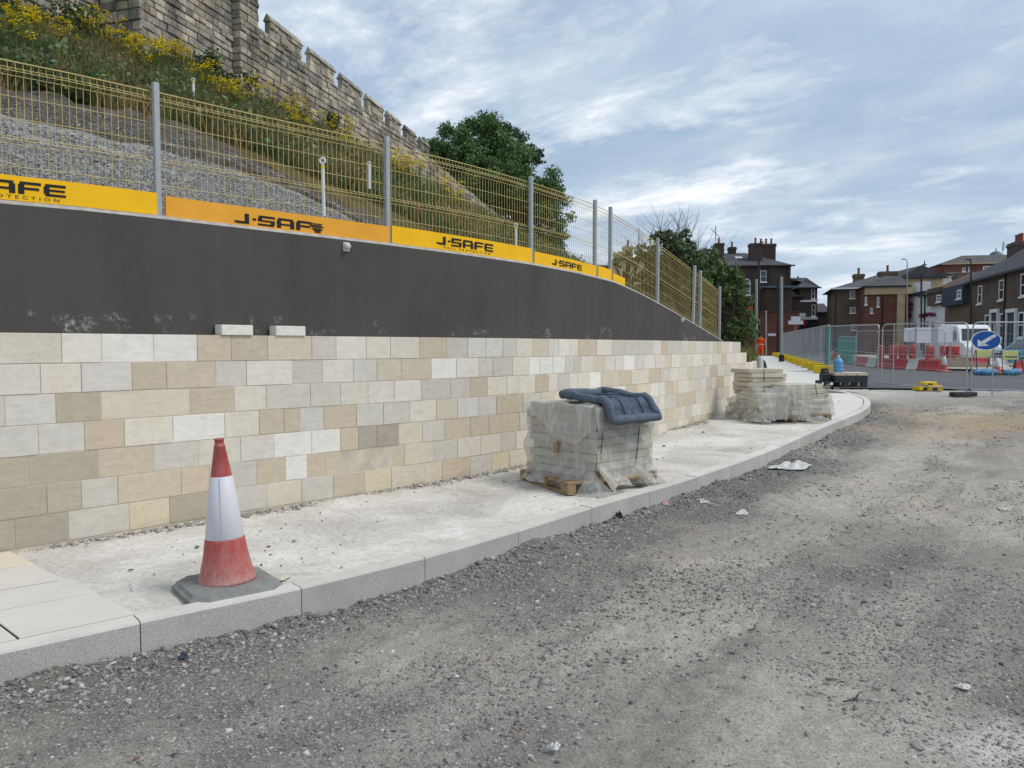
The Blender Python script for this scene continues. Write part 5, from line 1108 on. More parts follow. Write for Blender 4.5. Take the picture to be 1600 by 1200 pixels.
def film(root, c, rz, w_, d, z0f, z1f, flare, seed, n=110, m=26, name='plastic_film', u0=0., u1=1., mat='wrap'):
    r_ = np.random.default_rng(seed); per = [(-w_ / 2, -d / 2), (w_ / 2, -d / 2), (w_ / 2, d / 2), (-w_ / 2, d / 2)]; Ls = [w_, d, w_, d]; tot = sum(Ls); V = []
    ph_ = r_.uniform(0, 6.28, 8)
    for j in range(m):
        v = j / (m - 1)
        for i in range(n + 1):
            u = (u0 + (u1 - u0) * i / n) % 1.0; a = u * tot; k = 0
            while a > Ls[k]: a -= Ls[k]; k += 1
            t = a / Ls[k]; x0, y0 = per[k]; x1, y1 = per[(k + 1) % 4]; x = x0 + (x1 - x0) * t; y = y0 + (y1 - y0) * t; nx, ny = [(0, -1), (1, 0), (0, 1), (-1, 0)][k]
            U = u0 + (u1 - u0) * i / n; z = z0f(U) + (z1f(U) - z0f(U)) * v
            wr = .008 * math.sin(U * 40 + ph_[0] + v * 6) + .008 * math.sin(U * 83 + ph_[1] - v * 9) + .007 * math.sin(v * 22 + ph_[2] + U * 14) + .012 * math.sin(U * 23 + v * 13 + ph_[3]) 
            fl = flare * max(0, (1 - v / .30)) ** 1.4 * (1 + .55 * math.sin(U * 31 + ph_[4]) + .35 * math.sin(U * 67 + ph_[5])); off = .022 + wr * (1 + 1.2 * (1 - v)) + fl; s_ = min(1, 2.2 * min(t, 1 - t) + .55)
            V.append((x + nx * off + (x / abs(x)) * .012 * s_ * 0, y + ny * off, z))
    Rm = Matrix.Translation(c) @ Matrix.Rotation(rz, 4, 'Z'); mb = MB(); mb.add([Rm @ Vector(p) for p in V], [tuple(int(x) for x in q) for q in gridfaces(m, n + 1)]); return mb.build(name, MT[mat], root, True)
def slab_stack(root, c, rz, w_, d, z0, layers, th, jit=.012, nx=1, ny=2, skip=(), twist=.012):
    Rm = Matrix.Translation(c) @ Matrix.Rotation(rz, 4, 'Z')
    for l in range(layers):
        ox, oy, tw_ = random.gauss(0, jit), random.gauss(0, jit), random.gauss(0, twist)
        for i in range(nx):
            for j in range(ny):
                if (l, i, j) in skip: continue
                x0 = -w_ / 2 + w_ * i / nx; y0 = -d / 2 + d * j / ny; mb = MB(); g = random.uniform(.86, 1.06); mb.tint = (g, g * random.uniform(.98, 1), g * random.uniform(.94, 1)); R2 = Rm @ Matrix.Translation((ox + random.gauss(0, jit * .7), oy + random.gauss(0, jit * .7), 0)) @ Matrix.Rotation(tw_, 4, 'Z')
                mb.cbox(x0 + .005, x0 + w_ / nx - .005, y0 + .005, y0 + d / ny - .005, z0 + l * th + .004, z0 + (l + 1) * th - .004, .006, lambda x, y, z: R2 @ Vector((x, y, z))); mb.build('stone_slab', MT['slabc'], root)
# pallet one : stack corner points from the plan
A = ground_at(931, 742, KH + .02); zp = pave_z(8.1) + .004
fc = Vector((.86, 7.80)); rdir = Vector((.74, .67)).normalized(); ldir = Vector((-.70, .71)).normalized(); W1, D1 = .90, .98
cen = fc + rdir * W1 / 2 + ldir * D1 / 2; rz = math.atan2(rdir.y, rdir.x)
P1 = thing('slab_pallet', (cen.x, cen.y, zp), 'film-wrapped pallet of stone slabs on the pavement with a blue mat over it', 'pallet load', 'pallets of stone slabs')
pc = Vector((.82, 8.35, zp)); pallet(P1, pc, R(27.5), 1.12, 1.02)
z0 = .125; th = .0845; c3 = Vector((cen.x, cen.y, zp)); slab_stack(P1, c3, rz, W1, D1, z0, 9, th, .016, 1, 1)
film(P1, c3, rz, W1 + .03, D1 + .03, lambda U: .035 + .04 * math.sin(U * 17) + .03 * math.sin(U * 41), lambda U: .87 + .02 * math.sin(U * 9) - (.16 * max(0, math.sin((U - .02) * 12.5))), .17, 3)
# loose sheet of film over the top left corner
mb = MB(); V = []; Rm = Matrix.Translation(c3) @ Matrix.Rotation(rz, 4, 'Z'); r_ = np.random.default_rng(8); nu, nv = 30, 26
for j in range(nv):
    v = j / (nv - 1)
    for i in range(nu):
        u = i / (nu - 1); a = 1.05 * v - .25 * (1 - abs(2 * u - 1)) * 0; y = -D1 / 2 + D1 * (u * 1.04 - .02); over = max(0, a - .75); x = W1 / 2 * -1 + .70 - min(a, .75) + (-.03 if over > 0 else 0); zt = z0 + 9 * th + .012
        z = zt - over * (.9 + .5 * math.sin(u * 5)) + .012 * math.sin(u * 19 + v * 7) + .01 * math.sin(v * 23 + u * 9) + r_.normal(0, .003); V.append(Rm @ Vector((x - (.02 * math.sin(u * 15) if over > 0 else 0), y, z)))
mb.add(V, [tuple(int(x) for x in q) for q in gridfaces(nv, nu)]); mb.build('film_sheet', MT['wrap2'], P1, True)
f = lambda x, y, z: Rm @ Vector((x, y, z))
for x in (-W1 / 2 + .02, .16):                      # straps down the street face
    mb = MB(); mb.tube([f(x + .1, D1 / 2 * -1 + .2, z0 + 9 * th + .008), f(x + .1, -D1 / 2 - .026, z0 + 9 * th), f(x + .05, -D1 / 2 - .032, .5), f(x + .0, -D1 / 2 - .03, .14)], .005, 5); mb.build('strap', MT['blackrub'], P1)
mb = MB(); mb.tube([f(-W1 / 2 - .03, -.02, z0 + 9 * th), f(-W1 / 2 - .035, 0, .5), f(-W1 / 2 - .035, .02, .15)], .005, 5); mb.build('strap', MT['barecon'], P1)
for x, y, z in ((-W1 / 2 - .045, .0, .42), (W1 / 2 + .03, -.42, .44), (-W1 / 2 + .06, -D1 / 2 - .04, .16), (W1 / 2 - .02, -D1 / 2 - .06, .09)):
    mb = MB(); mb.cbox(x - .035, x + .035, y - .035, y + .035, z - .05, z + .05, .006, f); mb.build('edge_block', MT['wood'], P1)
# crumpled film trailing at the right end
def rag(root_or_none, c, size, seed, mat, name, label=None, cat=None, group=None, h=.06):
    r_ = np.random.default_rng(int(seed * 10)); n = 16; V = []
    for j in range(n):
        for i in range(n):
            u, v = i / (n - 1) * 2 - 1, j / (n - 1) * 2 - 1; rr = max(abs(u), abs(v)); k = 1 + .25 * math.sin(3 * math.atan2(v, u) + seed); X = u * size[0] / 2 * k * (1 - .22 * v * v) + r_.normal(0, size[0] * .006); Y = v * size[1] / 2 * k * (1 - .22 * u * u) + r_.normal(0, size[1] * .006)
            ca, sa = math.cos(seed), math.sin(seed); z = h * (1 - rr ** 2) * (.6 + .5 * math.sin(u * 7 + seed) * math.cos(v * 6)) + abs(r_.normal(0, h * .05)) + .004; V.append((c[0] + X * ca - Y * sa, c[1] + X * sa + Y * ca, c[2] + z))
    mb = MB(); mb.add(V, [tuple(int(x) for x in q) for q in gridfaces(n, n)]); o = mb.build(name, mat, root_or_none, True)
    if label: tag(o, label, cat, group)
    return o
e = f(W1 / 2 + .08, -D1 / 2 + .12, .02); rag(P1, (e.x, e.y, zp + .01), (.30, .26), 5, MT['wrap2'], 'film_tail', h=.16)
e = f(W1 / 2 - .22, -D1 / 2 - .16, .0); rag(P1, (e.x, e.y, zp), (.26, .20), 9, MT['wrap2'], 'film_tail', h=.14)
# blue padded mat draped over it
mat_root = thing('padded_mat', f(.1, -.1, z0 + 9 * th), 'blue padded mat with a thick rolled rim draped over the wrapped slabs', 'mat')
def mat_pt(u, v, up=0.):      # u along street face, v from back to hanging edge
    Lm = .84; s_ = v * Lm; edge = .60; x = -W1 / 2 + .12 + u * .68 + .05 * (v - .5) * (u - .5); y0 = -D1 / 2 + edge; zt = z0 + 9 * th + .022; r0 = .07
    tilt = .05 * math.sin(u * 3.0) + .03 * math.sin(u * 7 + v * 5)
    if s_ < edge - .02: y, z, ny, nz = y0 - s_, zt + .015 * math.sin(u * 6 + v * 8) + .05 * max(0, .35 - v) * (1 + u), 0, 1
    elif s_ < edge + r0 * 1.3:
        a = (s_ - edge + .02) / r0; a = min(a, 1.25); y, z, ny, nz = -D1 / 2 + .02 - r0 * math.sin(a), zt - r0 * (1 - math.cos(a)), -math.sin(a), math.cos(a)
    else:
        a = 1.25; q = s_ - edge - r0 * 1.23; y = -D1 / 2 + .02 - r0 * math.sin(a) - q * (.42 + .15 * u); z = zt - r0 * (1 - math.cos(a)) - q * .88; ny, nz = -.9, .4
    return f(x, y - tilt * .3 * max(0, v - .5) + ny * up, z + nz * up)
mb = MB(); nu, nv = 26, 34; V = []
for s_ in (0, 1):
    for j in range(nv):
        for i in range(nu):
            u, v = i / (nu - 1), j / (nv - 1); q = .012 * (math.sin(u * 18.8) ** 2) * math.sin(v * 25) ** 2; V.append(mat_pt(u, v, .035 + q + .006 * math.sin(u * 31 + v * 17) if s_ else .004))
g0 = gridfaces(nv, nu); nb = nv * nu; fs = [tuple(int(x) for x in q[::-1] + nb) for q in g0] + [tuple(int(x) for x in q) for q in g0]; bd_ = [i for i in range(nu)] + [r * nu + nu - 1 for r in range(1, nv)] + [(nv - 1) * nu + i for i in range(nu - 2, -1, -1)] + [r * nu for r in range(nv - 2, 0, -1)]
fs += [(bd_[i], bd_[(i + 1) % len(bd_)], bd_[(i + 1) % len(bd_)] + nb, bd_[i] + nb) for i in range(len(bd_))]; mb.add(V, fs); mb.build('panel', MT['blue'], mat_root, True)
loop = [mat_pt(u, 0, .045) for u in np.linspace(0, 1, 16)] + [mat_pt(1, v, .045) for v in np.linspace(.04, .97, 22)] + [mat_pt(u, 1, .045) for u in np.linspace(1, 0, 16)] + [mat_pt(0, v, .045) for v in np.linspace(.97, .0, 22)]
mb = MB(); mb.tube(loop, [.047 + .005 * math.sin(i * .9) for i in range(len(loop))], 10); mb.build('rolled_rim', MT['bluerim'], mat_root, True)
for u in (.30, .72): mb = MB(); mb.tube([mat_pt(u, v, .047) for v in np.linspace(.08, .92, 16)], .006, 5); mb.build('seam', MT['navy'], mat_root)

# pallet two
c2 = ground_at(1222, 651, KH + .05); zp2 = pave_z(c2.y + .2) + .004; cc = Vector((c2.x + .02, c2.y + .32, zp2)); rz2 = R(15)
P2 = thing('slab_pallet', cc, 'half-unwrapped pallet of stone slabs in two stepped stacks farther along the pavement', 'pallet load', 'pallets of stone slabs'); pallet(P2, cc, rz2, 1.55, 1.1)
Rm2 = Matrix.Translation(cc) @ Matrix.Rotation(rz2, 4, 'Z')
slab_stack(P2, Rm2 @ Vector((-.27, .22, 0)), rz2 + R(3), .78, .58, .125, 10, .083, .030, 1, 1, twist=.07); slab_stack(P2, Rm2 @ Vector((.30, -.17, 0)), rz2 + R(12), .90, .62, .125, 6, .092, .03, 1, 1, twist=.06)
slab_stack(P2, Rm2 @ Vector((-.38, -.28, 0)), rz2, .5, .40, .125, 4, .098, .01, 1, 1)
film(P2, cc, rz2, 1.50, 1.02, lambda U: .03 + .04 * math.sin(U * 19), lambda U: .40 + .15 * math.sin(U * 8 + .4) + .10 * math.sin(U * 21), .20, 17, 120, 22, mat='wrap2')
for (x, y, k, sd) in ((-.45, -.64, .85, 2), (.0, -.70, .42, 4), (.80, -.2, .50, 6)):
    mb = MB(); V = []; r_ = np.random.default_rng(sd); nu, nv = 18, 16
    for j in range(nv):
        v = j / (nv - 1)
        for i in range(nu):
            u = i / (nu - 1) - .5; ww = k * (1 - .45 * v * v); V.append(Rm2 @ Vector((x + u * ww if sd != 6 else x + .02 * math.sin(u * 20) + v * .12, y + (.06 * math.sin(u * 13 + sd) + .03 * math.sin(u * 31)) * (.4 + v) - .05 * v if sd != 6 else y + u * .5, .66 - .60 * v + .03 * math.sin(u * 9) + r_.normal(0, .004))))
    mb.add(V, [tuple(int(q) for q in qq) for qq in gridfaces(nv, nu)]); mb.build('film_sheet', MT['wrap2'], P2, True)
for px_, yy_ in ((-.66, .22), (.16, -.485)):
    mb = MB(); mb.tube([Rm2 @ Vector((px_ + .3, yy_ - .31 if yy_ > 0 else yy_ - .0, .95 if yy_ > 0 else .67)), Rm2 @ Vector((px_ + .33, yy_ - .31 if yy_ > 0 else yy_ - .02, .45))], .007, 5); mb.build('strap', MT['blackrub'], P2)
# loose slab beside pallet two
p = ground_at(1163, 641, KH); mb = MB(); Rq = Matrix.Translation((p.x, p.y, pave_z(p.y))) @ Matrix.Rotation(R(10), 4, 'Z'); mb.tint = (.98, .98, .98); mb.cbox(-.4, .45, -.1, .45, .004, .10, .006, lambda x, y, z: Rq @ Vector((x, y, z))); tag(mb.build('loose_slab', MT['slabc']), 'single thick pale slab lying by the wall left of the second pallet', 'slab')

# dark plastic pallet with blocks and water bottle
p3 = ground_at(1324, 607, KH - .02); p3.y += .45; z3 = gz(p3.y) + KH + .004; c4 = Vector((p3.x, p3.y, z3)); Rp = Matrix.Translation(c4) @ Matrix.Rotation(R(-3), 4, 'Z'); fp = lambda x, y, z: Rp @ Vector((x, y, z))
P3 = thing('plastic_pallet', c4, 'dark plastic pallet holding cut stone blocks beside the fence', 'pallet')
for x in (-.52, 0, .52):
    for y in (-.35, .35): mb = MB(); mb.cbox(x - .08, x + .08, y - .07, y + .07, .03, .13, .006, fp); mb.build('foot', MT['blackrub'], P3)
for y in (-.35, .35): mb = MB(); mb.cbox(-.6, .6, y - .06, y + .06, .001, .03, .004, fp); mb.build('runner', MT['blackrub'], P3)
mb = MB(); mb.cbox(-.6, .6, -.42, .42, .131, .17, .006, fp); mb.build('deck', MT['blackrub'], P3)
mb = MB(); mb.cbox(-.30, .62, -.40, .36, .171, .33, .006, fp); mb.build('crate', MT['blackrub'], P3)
for k in range(3):
    mb = MB(); mb.tint = tuple(q * (.96 + .03 * k) for q in lin(206, 192, 176)); mb.cbox(-.30 + k * .31, -.005 + k * .31, -.38, .34, .332, .42, .008, fp); tag(mb.build('cut_stone_block', MT['stone']), ('cut stone block under the water bottle on the dark crate', 'middle of the three cut stone blocks on the dark crate', 'right-hand cut stone block on the dark crate')[k], 'stone block', 'blocks on the dark pallet')
bt = fp(-.10, -.05, .422); br_ = thing('water_bottle', bt, 'large blue water-cooler bottle standing on the stone blocks', 'bottle'); mb = MB()
mb.lathe(bt, [(.12, .0), (.138, .015), (.138, .10), (.130, .115), (.138, .13), (.138, .22), (.130, .235), (.138, .25), (.136, .31), (.11, .36), (.05, .41), (.03, .43), (.03, .455)], 24); mb.build('body', MT['waterblue'], br_, True); mb = MB(); mb.lathe((bt.x, bt.y, bt.z + .456), [(.034, 0), (.034, .03), (.028, .035)], 16); mb.build('cap', MT['lampw'], br_)
q = fp(-.48, -.1, .171); mb = MB(); mb.cbox(q.x - .14, q.x + .12, q.y - .13, q.y + .13, q.z, q.z + .22, .02); mb.cbox(q.x - .09, q.x + .07, q.y - .1, q.y + .1, q.z + .221, q.z + .30, .02); mb.tube([q + Vector((-.12, 0, .2)), q + Vector((-.1, 0, .36)), q + Vector((.08, 0, .36)), q + Vector((.1, 0, .2))], .012, 6); tag(mb.build('black_tool_box', MT['ironblk']), 'small black machine with a handle left of the water bottle', 'tool')

# marker pipes on the bank
for i, (px, y0, y1, Y, lab) in enumerate([(504, 247, 330, 9.9, 'tall white marker pipe standing in the gravel slope behind the fence'), (577, 254, 277, 13.5, 'short white marker pipe at the edge of the matting'), (302, 123, 158, 15.0, 'white marker pipe among the weeds near the first fence post'), (806, 350, 388, 15.0, 'white marker pipe behind the third fence post'), (108, 38, 60, 17.0, 'white marker pipe head among weeds at the tower corner')]):
    top = at(px, y0, Y); bot = at(px + (2 if i == 0 else 0), y1, Y); root = thing('marker_pipe', bot, lab, 'marker pipe', 'marker pipes on the bank'); r_ = .028 * (Y / 10) if i == 0 else .0022 * Y; H = top.z - bot.z
    mb = MB(); mb.tube([bot - Vector((0, 0, .2)), bot.lerp(top, .80)], r_ * .8, 10); mb.build('pipe', MT['wpipe'], root); mb = MB(); mb.tube([bot.lerp(top, .80), bot.lerp(top, .86)], r_ * .9, 10); mb.build('tag', MT['ytag'], root)
    mb = MB(); mb.tube([bot.lerp(top, .86), bot.lerp(top, .91)], r_ * .6, 8); c = bot.lerp(top, .95); rr = max(H * .05, r_ * .9); mb.tube([c + Vector((math.cos(a) * rr, 0, math.sin(a) * rr)) for a in np.linspace(0, 2 * math.pi, 13)], rr * .42, 6, False); mb.build('eye', MT['wpipe'], root)

# site fence panels
def heras(A_, B_, zA, zB, label, H=2.0, netting=None, group='steel site fence panels', mesh=True, inner=True, lift=.14):
    A_ = Vector(A_); B_ = Vector(B_); u = (B_ - A_); Ln = u.length; u.normalize(); root = thing('site_fence_panel', (A_.x, A_.y, zA), label, 'fence panel', group)
    P = lambda s_, z: Vector((A_.x + u.x * s_, A_.y + u.y * s_, zA + (zB - zA) * s_ / Ln + z)); r = .021; c = .16; mb = MB()
    top = [P(0, .02)] + [P(0, H - c)] + [P(c * (1 - math.cos(a)), H - c + c * math.sin(a)) for a in np.linspace(.3, math.pi / 2, 5)] + [P(Ln - c * (1 - math.cos(a)), H - c + c * math.sin(a)) for a in np.linspace(math.pi / 2, .3, 5)] + [P(Ln, H - c), P(Ln, .02)]
    mb.tube(top, r, 8); mb.tube([P(.02, lift), P(Ln - .02, lift)], r * .85, 8); mb.tube([P(.02, H * .54), P(Ln - .02, H * .54)], r * .5, 6)
    if inner: mb.tube([P(Ln * .15, .0), P(Ln * .15, H - .03)], r * .8, 8)
    mb.build('frame', MT['galv'], root); n = n2 = None; mb = MB(); nrm = Vector((u.y, -u.x, 0))
    if netting:
        V = []; nu, nv = 12, 14
        for j in range(nv):
            for i in range(nu): a, b = i / (nu - 1), j / (nv - 1); V.append(P(Ln * (.02 + .96 * a), lift + (H - lift - .03 - .05 * math.sin(a * 9) ** 2) * b) + nrm * (.05 + .05 * math.sin(a * 14 + b * 3)))
        mb.add(V, [tuple(int(x) for x in q) for q in gridfaces(nv, nu)]); mb.build('netting', MT[netting], root, True); mb = MB()
    ns = int(Ln / .09)
    for k in range(1, ns): mb.tube([P(Ln * k / ns, lift), P(Ln * k / ns, H - .02)], .0026, 3, False)
    for z in np.arange(lift + .25, H - .1, .26): mb.tube([P(.02, z), P(Ln - .02, z)], .0026, 3, False)
    mb.build('wire_mesh', MT['galv'], root)['kind'] = 'stuff'; return root
def foot(p, rz_, label, mat, group, size=(.62, .24, .13)):
    Rf = Matrix.Translation(p) @ Matrix.Rotation(rz_, 4, 'Z'); ff = lambda x, y, z: Rf @ Vector((x, y, z)); root = thing('fence_foot', p, label, 'fence foot', group); a, b, c = size; mb = MB()
    mb.cbox(-a / 2, a / 2, -b / 2, b / 2, .001, c, .025, ff); mb.build('block', mat, root); mb = MB(); mb.cbox(-a * .16, a * .16, -b * .53, b * .53, c * .02, c * .6, .01, ff); mb.build('hand_hole', MT['ironblk'], root); return root
G = lambda x, y: gz(y)
heras((11.75, 24.4), (12.62, 21.3), G(0, 24.4) + .03, G(0, 21.3) + .06, 'steel mesh site fence panel left of the blue arrow sign, on black feet')
heras((12.72, 21.25), (16.1, 20.4), G(0, 21.25) + .06, G(0, 20.4) + .06, 'steel mesh site fence panel behind the blue arrow sign at the right edge')
heras((12.95, 31.4), (11.68, 24.5), G(0, 31.4) + .1, G(0, 24.5) + .03, 'steel mesh site fence panel running back beside the water bottle', inner=False)
A_ = Vector((12.62, 21.3)); foot(Vector((12.42, 21.1, G(0, 21) + .03)), R(12), 'black rubber fence foot below the blue arrow sign', MT['blackrub'], 'fence feet', (.74, .24, .12))
p = ground_at(1452, 610, .02)
foot(p + Vector((-.22, .05, 0)), R(25), 'lowest yellow fence block in the loose pile on the gravel', MT['yfoot'], 'fence feet', (.5, .26, .14)); foot(p + Vector((.1, -.1, 0)), R(-20), 'yellow fence block at the right of the loose pile on the gravel', MT['yfoot'], 'fence feet', (.42, .26, .16)); foot(p + Vector((-.04, .02, .15)), R(8), 'yellow fence block lying on top of the loose pile', MT['yfoot'], 'fence feet', (.46, .24, .12))
# the long fence running away, with its yellow feet
n_f = 11; sF = np.linspace(FENCEFAR.len * .22, FENCEFAR.len * .985, n_f)
ordn = ['nearest', 'second', 'third', 'fourth', 'fifth', 'sixth', 'seventh', 'eighth', 'ninth', 'tenth', 'farthest']
for i in range(n_f - 1):
    a = FENCEFAR.F(sF[i], -.15, 0); b = FENCEFAR.F(sF[i + 1], -.15, 0)
    if i == 0: m_ = a.lerp(b, .55); heras(a[:2], m_[:2], gz(a.y) + KH, gz(m_.y) + KH, 'site fence panel hung with green debris netting', netting='net', inner=False); a = m_
    heras(a[:2], b[:2], gz(a.y) + KH, gz(b.y) + KH, 'grey screened fence panel, %s along the far pavement' % ordn[i], netting='greymesh' if i > 0 else None, inner=False)
for i, s_ in enumerate(np.linspace(FENCEFAR.len * .20, FENCEFAR.len * .97, 12)):
    p = FENCEFAR.F(s_, .12, 0); p.z = gz(p.y) + KH - .005; x, y, tx, ty = FENCEFAR.frame(s_); foot(p, math.atan2(ty, tx) + R(88), 'yellow fence foot on the far pavement, %s from the camera' % (ordn + ['last'])[i], MT['yfoot'], 'yellow fence feet', (.80, .40, .32))
# far green netting panel on the other side of the road
a = at(1311, 545, 44); b = at(1337, 545, 42); heras(a[:2], b[:2], gz(44) + .05, gz(42) + .05, 'fence panel with green netting across the road', netting='net', H=1.7, inner=False)
for i, (x0, x1, Y0, Y1) in enumerate(((1338, 1372, 42, 41), (1372, 1420, 41, 39.5), (1420, 1476, 39.5, 38.4))):
    a = at(x0, 545, Y0); b = at(x1, 545, Y1); heras(a[:2], b[:2], gz(Y0) + .15, gz(Y1) + .15, 'bare steel fence panel across the road, %s from the green netting' % ('first', 'second', 'third')[i], inner=False, H=1.9)
# blue arrow sign
sp_ = at(1540.5, 532, 20.75); root = thing('arrow_sign', (sp_.x, sp_.y, sp_.z - .4), 'round blue road sign with a white arrow pointing down to the left', 'road sign'); rs = .365
fs_ = lambda x, y, z: Vector((sp_.x + x * .97, sp_.y + x * -.25 + y, sp_.z + z * .72))
def disc(r, y0, y1, mat, name, par):
    mb = MB(); mb.lathe((0, 0, 0), [(r, y0), (r, y1)], 40, lambda a, b, c: fs_(a, -c, b)); return mb.build(name, mat, par)
disc(rs, 0, .012, MT['white'], 'border', root); disc(rs * .93, .0125, .016, MT['signblue'], 'face', root)
arrow = [(.68, .62), (.80, .46), (-.10, -.34), (.20, -.56), (-.60, -.62), (-.64, .02), (-.36, -.16), (-.30, -.10)]
arrow = [(.52, .66), (.70, .48), (-.12, -.32), (.20, -.52), (-.55, -.60), (-.58, .12), (-.34, -.10)]
mb = MB(); mb.prism([fs_(x * rs, -.0165, z * rs) for x, z in arrow], (fs_(0, -.019, 0) - fs_(0, -.0165, 0))); mb.build('arrow', MT['white'], root)
for x, z in ((.36, .30), (-.24, -.36)): mb = MB(); mb.lathe((0, 0, 0), [(.018, .0195), (.014, .026)], 8, lambda a, b, c: fs_(x * rs + a, -c, z * rs + b)); mb.build('bolt', MT['ironblk'], root)
# poles and lamps
def pole(px, y0, y1, Y, r, mat, label, name='steel_post', cat='post', base=None, lamp=None, group=None):
    b = at(px, y1, Y); t = at(px, y0, Y); root = thing(name, b, label, cat, group); mb = MB(); mb.tube([b - Vector((0, 0, .1)), t], [r, r * .95], 14); mb.build('column', mat, root)
    mb = MB(); mb.lathe(t, [(r * 1.05, 0), (r * 1.05, .03), (r * .6, .06)], 14); mb.build('cap', mat, root)
    if base: mb = MB(); mb.lathe(b, [(r * 1.7, -.05), (r * 1.7, base), (r * 1.2, base + .03)], 12); mb.build('base_wrap', MT['ironblk'], root)
    if lamp:
        mb = MB(); mb.tube([t, t + Vector((0, 0, .25)), t + Vector((lamp * .25, 0, .5)), t + Vector((lamp * .7, 0, .55))], [r * .8, r * .7, r * .6, r * .6], 8); mb.cbox(t.x + lamp * .65 - .18, t.x + lamp * .65 + .18, t.y - .1, t.y + .1, t.z + .47, t.z + .56, .03); mb.build('lantern', mat, root)
pole(1182, 438, 556, 58, .10, MT['galv_far'], 'tall galvanised post beside the workman'); pole(1221, 434, 567, 50, .10, MT['galv_far'], 'tall galvanised post with a black base wrap by the yellow feet', base=.5)
pole(1197, 487, 553, 60, .06, MT['galv_far'], 'short slim galvanised post between two tall ones'); pole(1186, 386, 550, 80, .10, MT['ironblk'], 'tall black street lamp in front of the dark brick house', 'street_lamp', 'street lamp', lamp=.5, group='street lamps')
pole(1215, 438, 548, 78, .09, MT['ironblk'], 'shorter black lamp post beside the galvanised post', 'street_lamp', 'street lamp', lamp=.5, group='street lamps'); pole(1517, 416, 552, 57, .06, MT['ironblk'], 'slim black lamp post in front of the brick terrace', 'street_lamp', 'street lamp', lamp=-.3, group='street lamps'); pole(1417.5, 414, 548, 68, .05, MT['galv_far'], 'thin grey lamp pole in front of the red hall', 'street_lamp', 'street lamp', lamp=-.5, group='street lamps')
pole(1439.5, 428, 545, 64, .07, MT['ironblk'], 'thin black pole between the white inn and cottage')
# road signs by the corner shop
for px, py, w_, h_, nm in ((1243.5, 498, .5, .45, 'upper'), (1243.5, 504, .8, .4, 'lower')):
    c = at(px, py, 82); root = thing('sign_plate', (c.x, c.y, c.z), '%s pale traffic plate in front of the corner shop' % nm, 'road sign', 'traffic plates'); mb = MB(); mb.cbox(c.x - w_, c.x + w_, c.y, c.y + .05, c.z - h_ / 2, c.z + h_ / 2, .01); mb.build('plate', MT['lampw'], root); mb = MB(); mb.tube([(c.x, c.y + .08, gz(82)), (c.x, c.y + .08, c.z)], .05, 6); mb.build('stem', MT['galv_far'], root)

# person in orange work suit
pp = at(1188.0, 559, 47); zp_ = gz(47) + KH - .01; pp = Vector((pp.x, 47, zp_))
def body():
    J = [(0, 0, .95), (0, 0, 1.12), (0, .01, 1.32), (0, .01, 1.47), (0, -.01, 1.55), (0, -.02, 1.66), (0, -.02, 1.76),
         (-.19, 0, 1.42), (-.25, -.03, 1.18), (-.17, -.22, 1.08), (-.10, -.30, 1.10), (.19, 0, 1.42), (.26, -.03, 1.18), (.16, -.22, 1.07), (.10, -.30, 1.10),
         (-.10, 0, .88), (-.10, .0, .50), (-.09, .03, .09), (-.09, -.12, .04), (.10, 0, .88), (.10, -.02, .50), (.09, .03, .09), (.09, -.12, .04)]
    E = [(0, 1), (1, 2), (2, 3), (3, 4), (4, 5), (5, 6), (3, 7), (7, 8), (8, 9), (9, 10), (3, 11), (11, 12), (12, 13), (13, 14), (0, 15), (15, 16), (16, 17), (17, 18), (0, 19), (19, 20), (20, 21), (21, 22)]
    Rr = [.165, .16, .17, .12, .055, .085, .07, .085, .062, .048, .035, .085, .062, .048, .035, .11, .075, .055, .045, .11, .075, .055, .045]
    me = bpy.data.meshes.new('person'); me.from_pydata(J, E, []); o = bpy.data.objects.new('tmp', me); COL.objects.link(o); m = o.modifiers.new('skin', 'SKIN')
    for i, r in enumerate(Rr): me.skin_vertices[0].data[i].radius = (r, r * .85)
    me.skin_vertices[0].data[0].use_root = True; s2 = o.modifiers.new('sub', 'SUBSURF'); s2.levels = 2; s2.render_levels = 2
    me2 = bpy.data.meshes.new_from_object(o.evaluated_get(bpy.context.evaluated_depsgraph_get())); bpy.data.objects.remove(o); return me2
me = body(); me.name = 'person'
for k in ('hivis', 'skin', 'boot', 'silver'): me.materials.append(MT[k])
for f_ in me.polygons:
    c = f_.center; f_.use_smooth = True; f_.material_index = 2 if c.z < .13 else 1 if c.z > 1.53 or c.y < -.25 and c.z > .9 else 3 if (.40 < c.z < .46 or 1.10 < c.z < 1.15) else 0
per = link('person', me); per.location = pp; per.rotation_euler.z = R(150); tag(per, 'workman in an orange high-visibility suit standing at the far end of the wall', 'person')
mb = MB(); mb.lathe((0, -.02, 1.70), [(.098, 0), (.106, .03), (.098, .09), (.06, .13), (.01, .14)], 14); o = mb.build('cap', MT['hair']); o.parent = per
# white post by the far wall end
p = at(1187.5, 577, 33); mb = MB(); mb.lathe((p.x, p.y, gz(33) + KH), [(.13, 0), (.13, .62), (.11, .66)], 14); root = thing('white_barrel', (p.x, p.y, gz(33)), 'pale upright pipe section standing at the unfinished end of the wall', 'pipe'); mb.build('drum', MT['barwhite'], root)

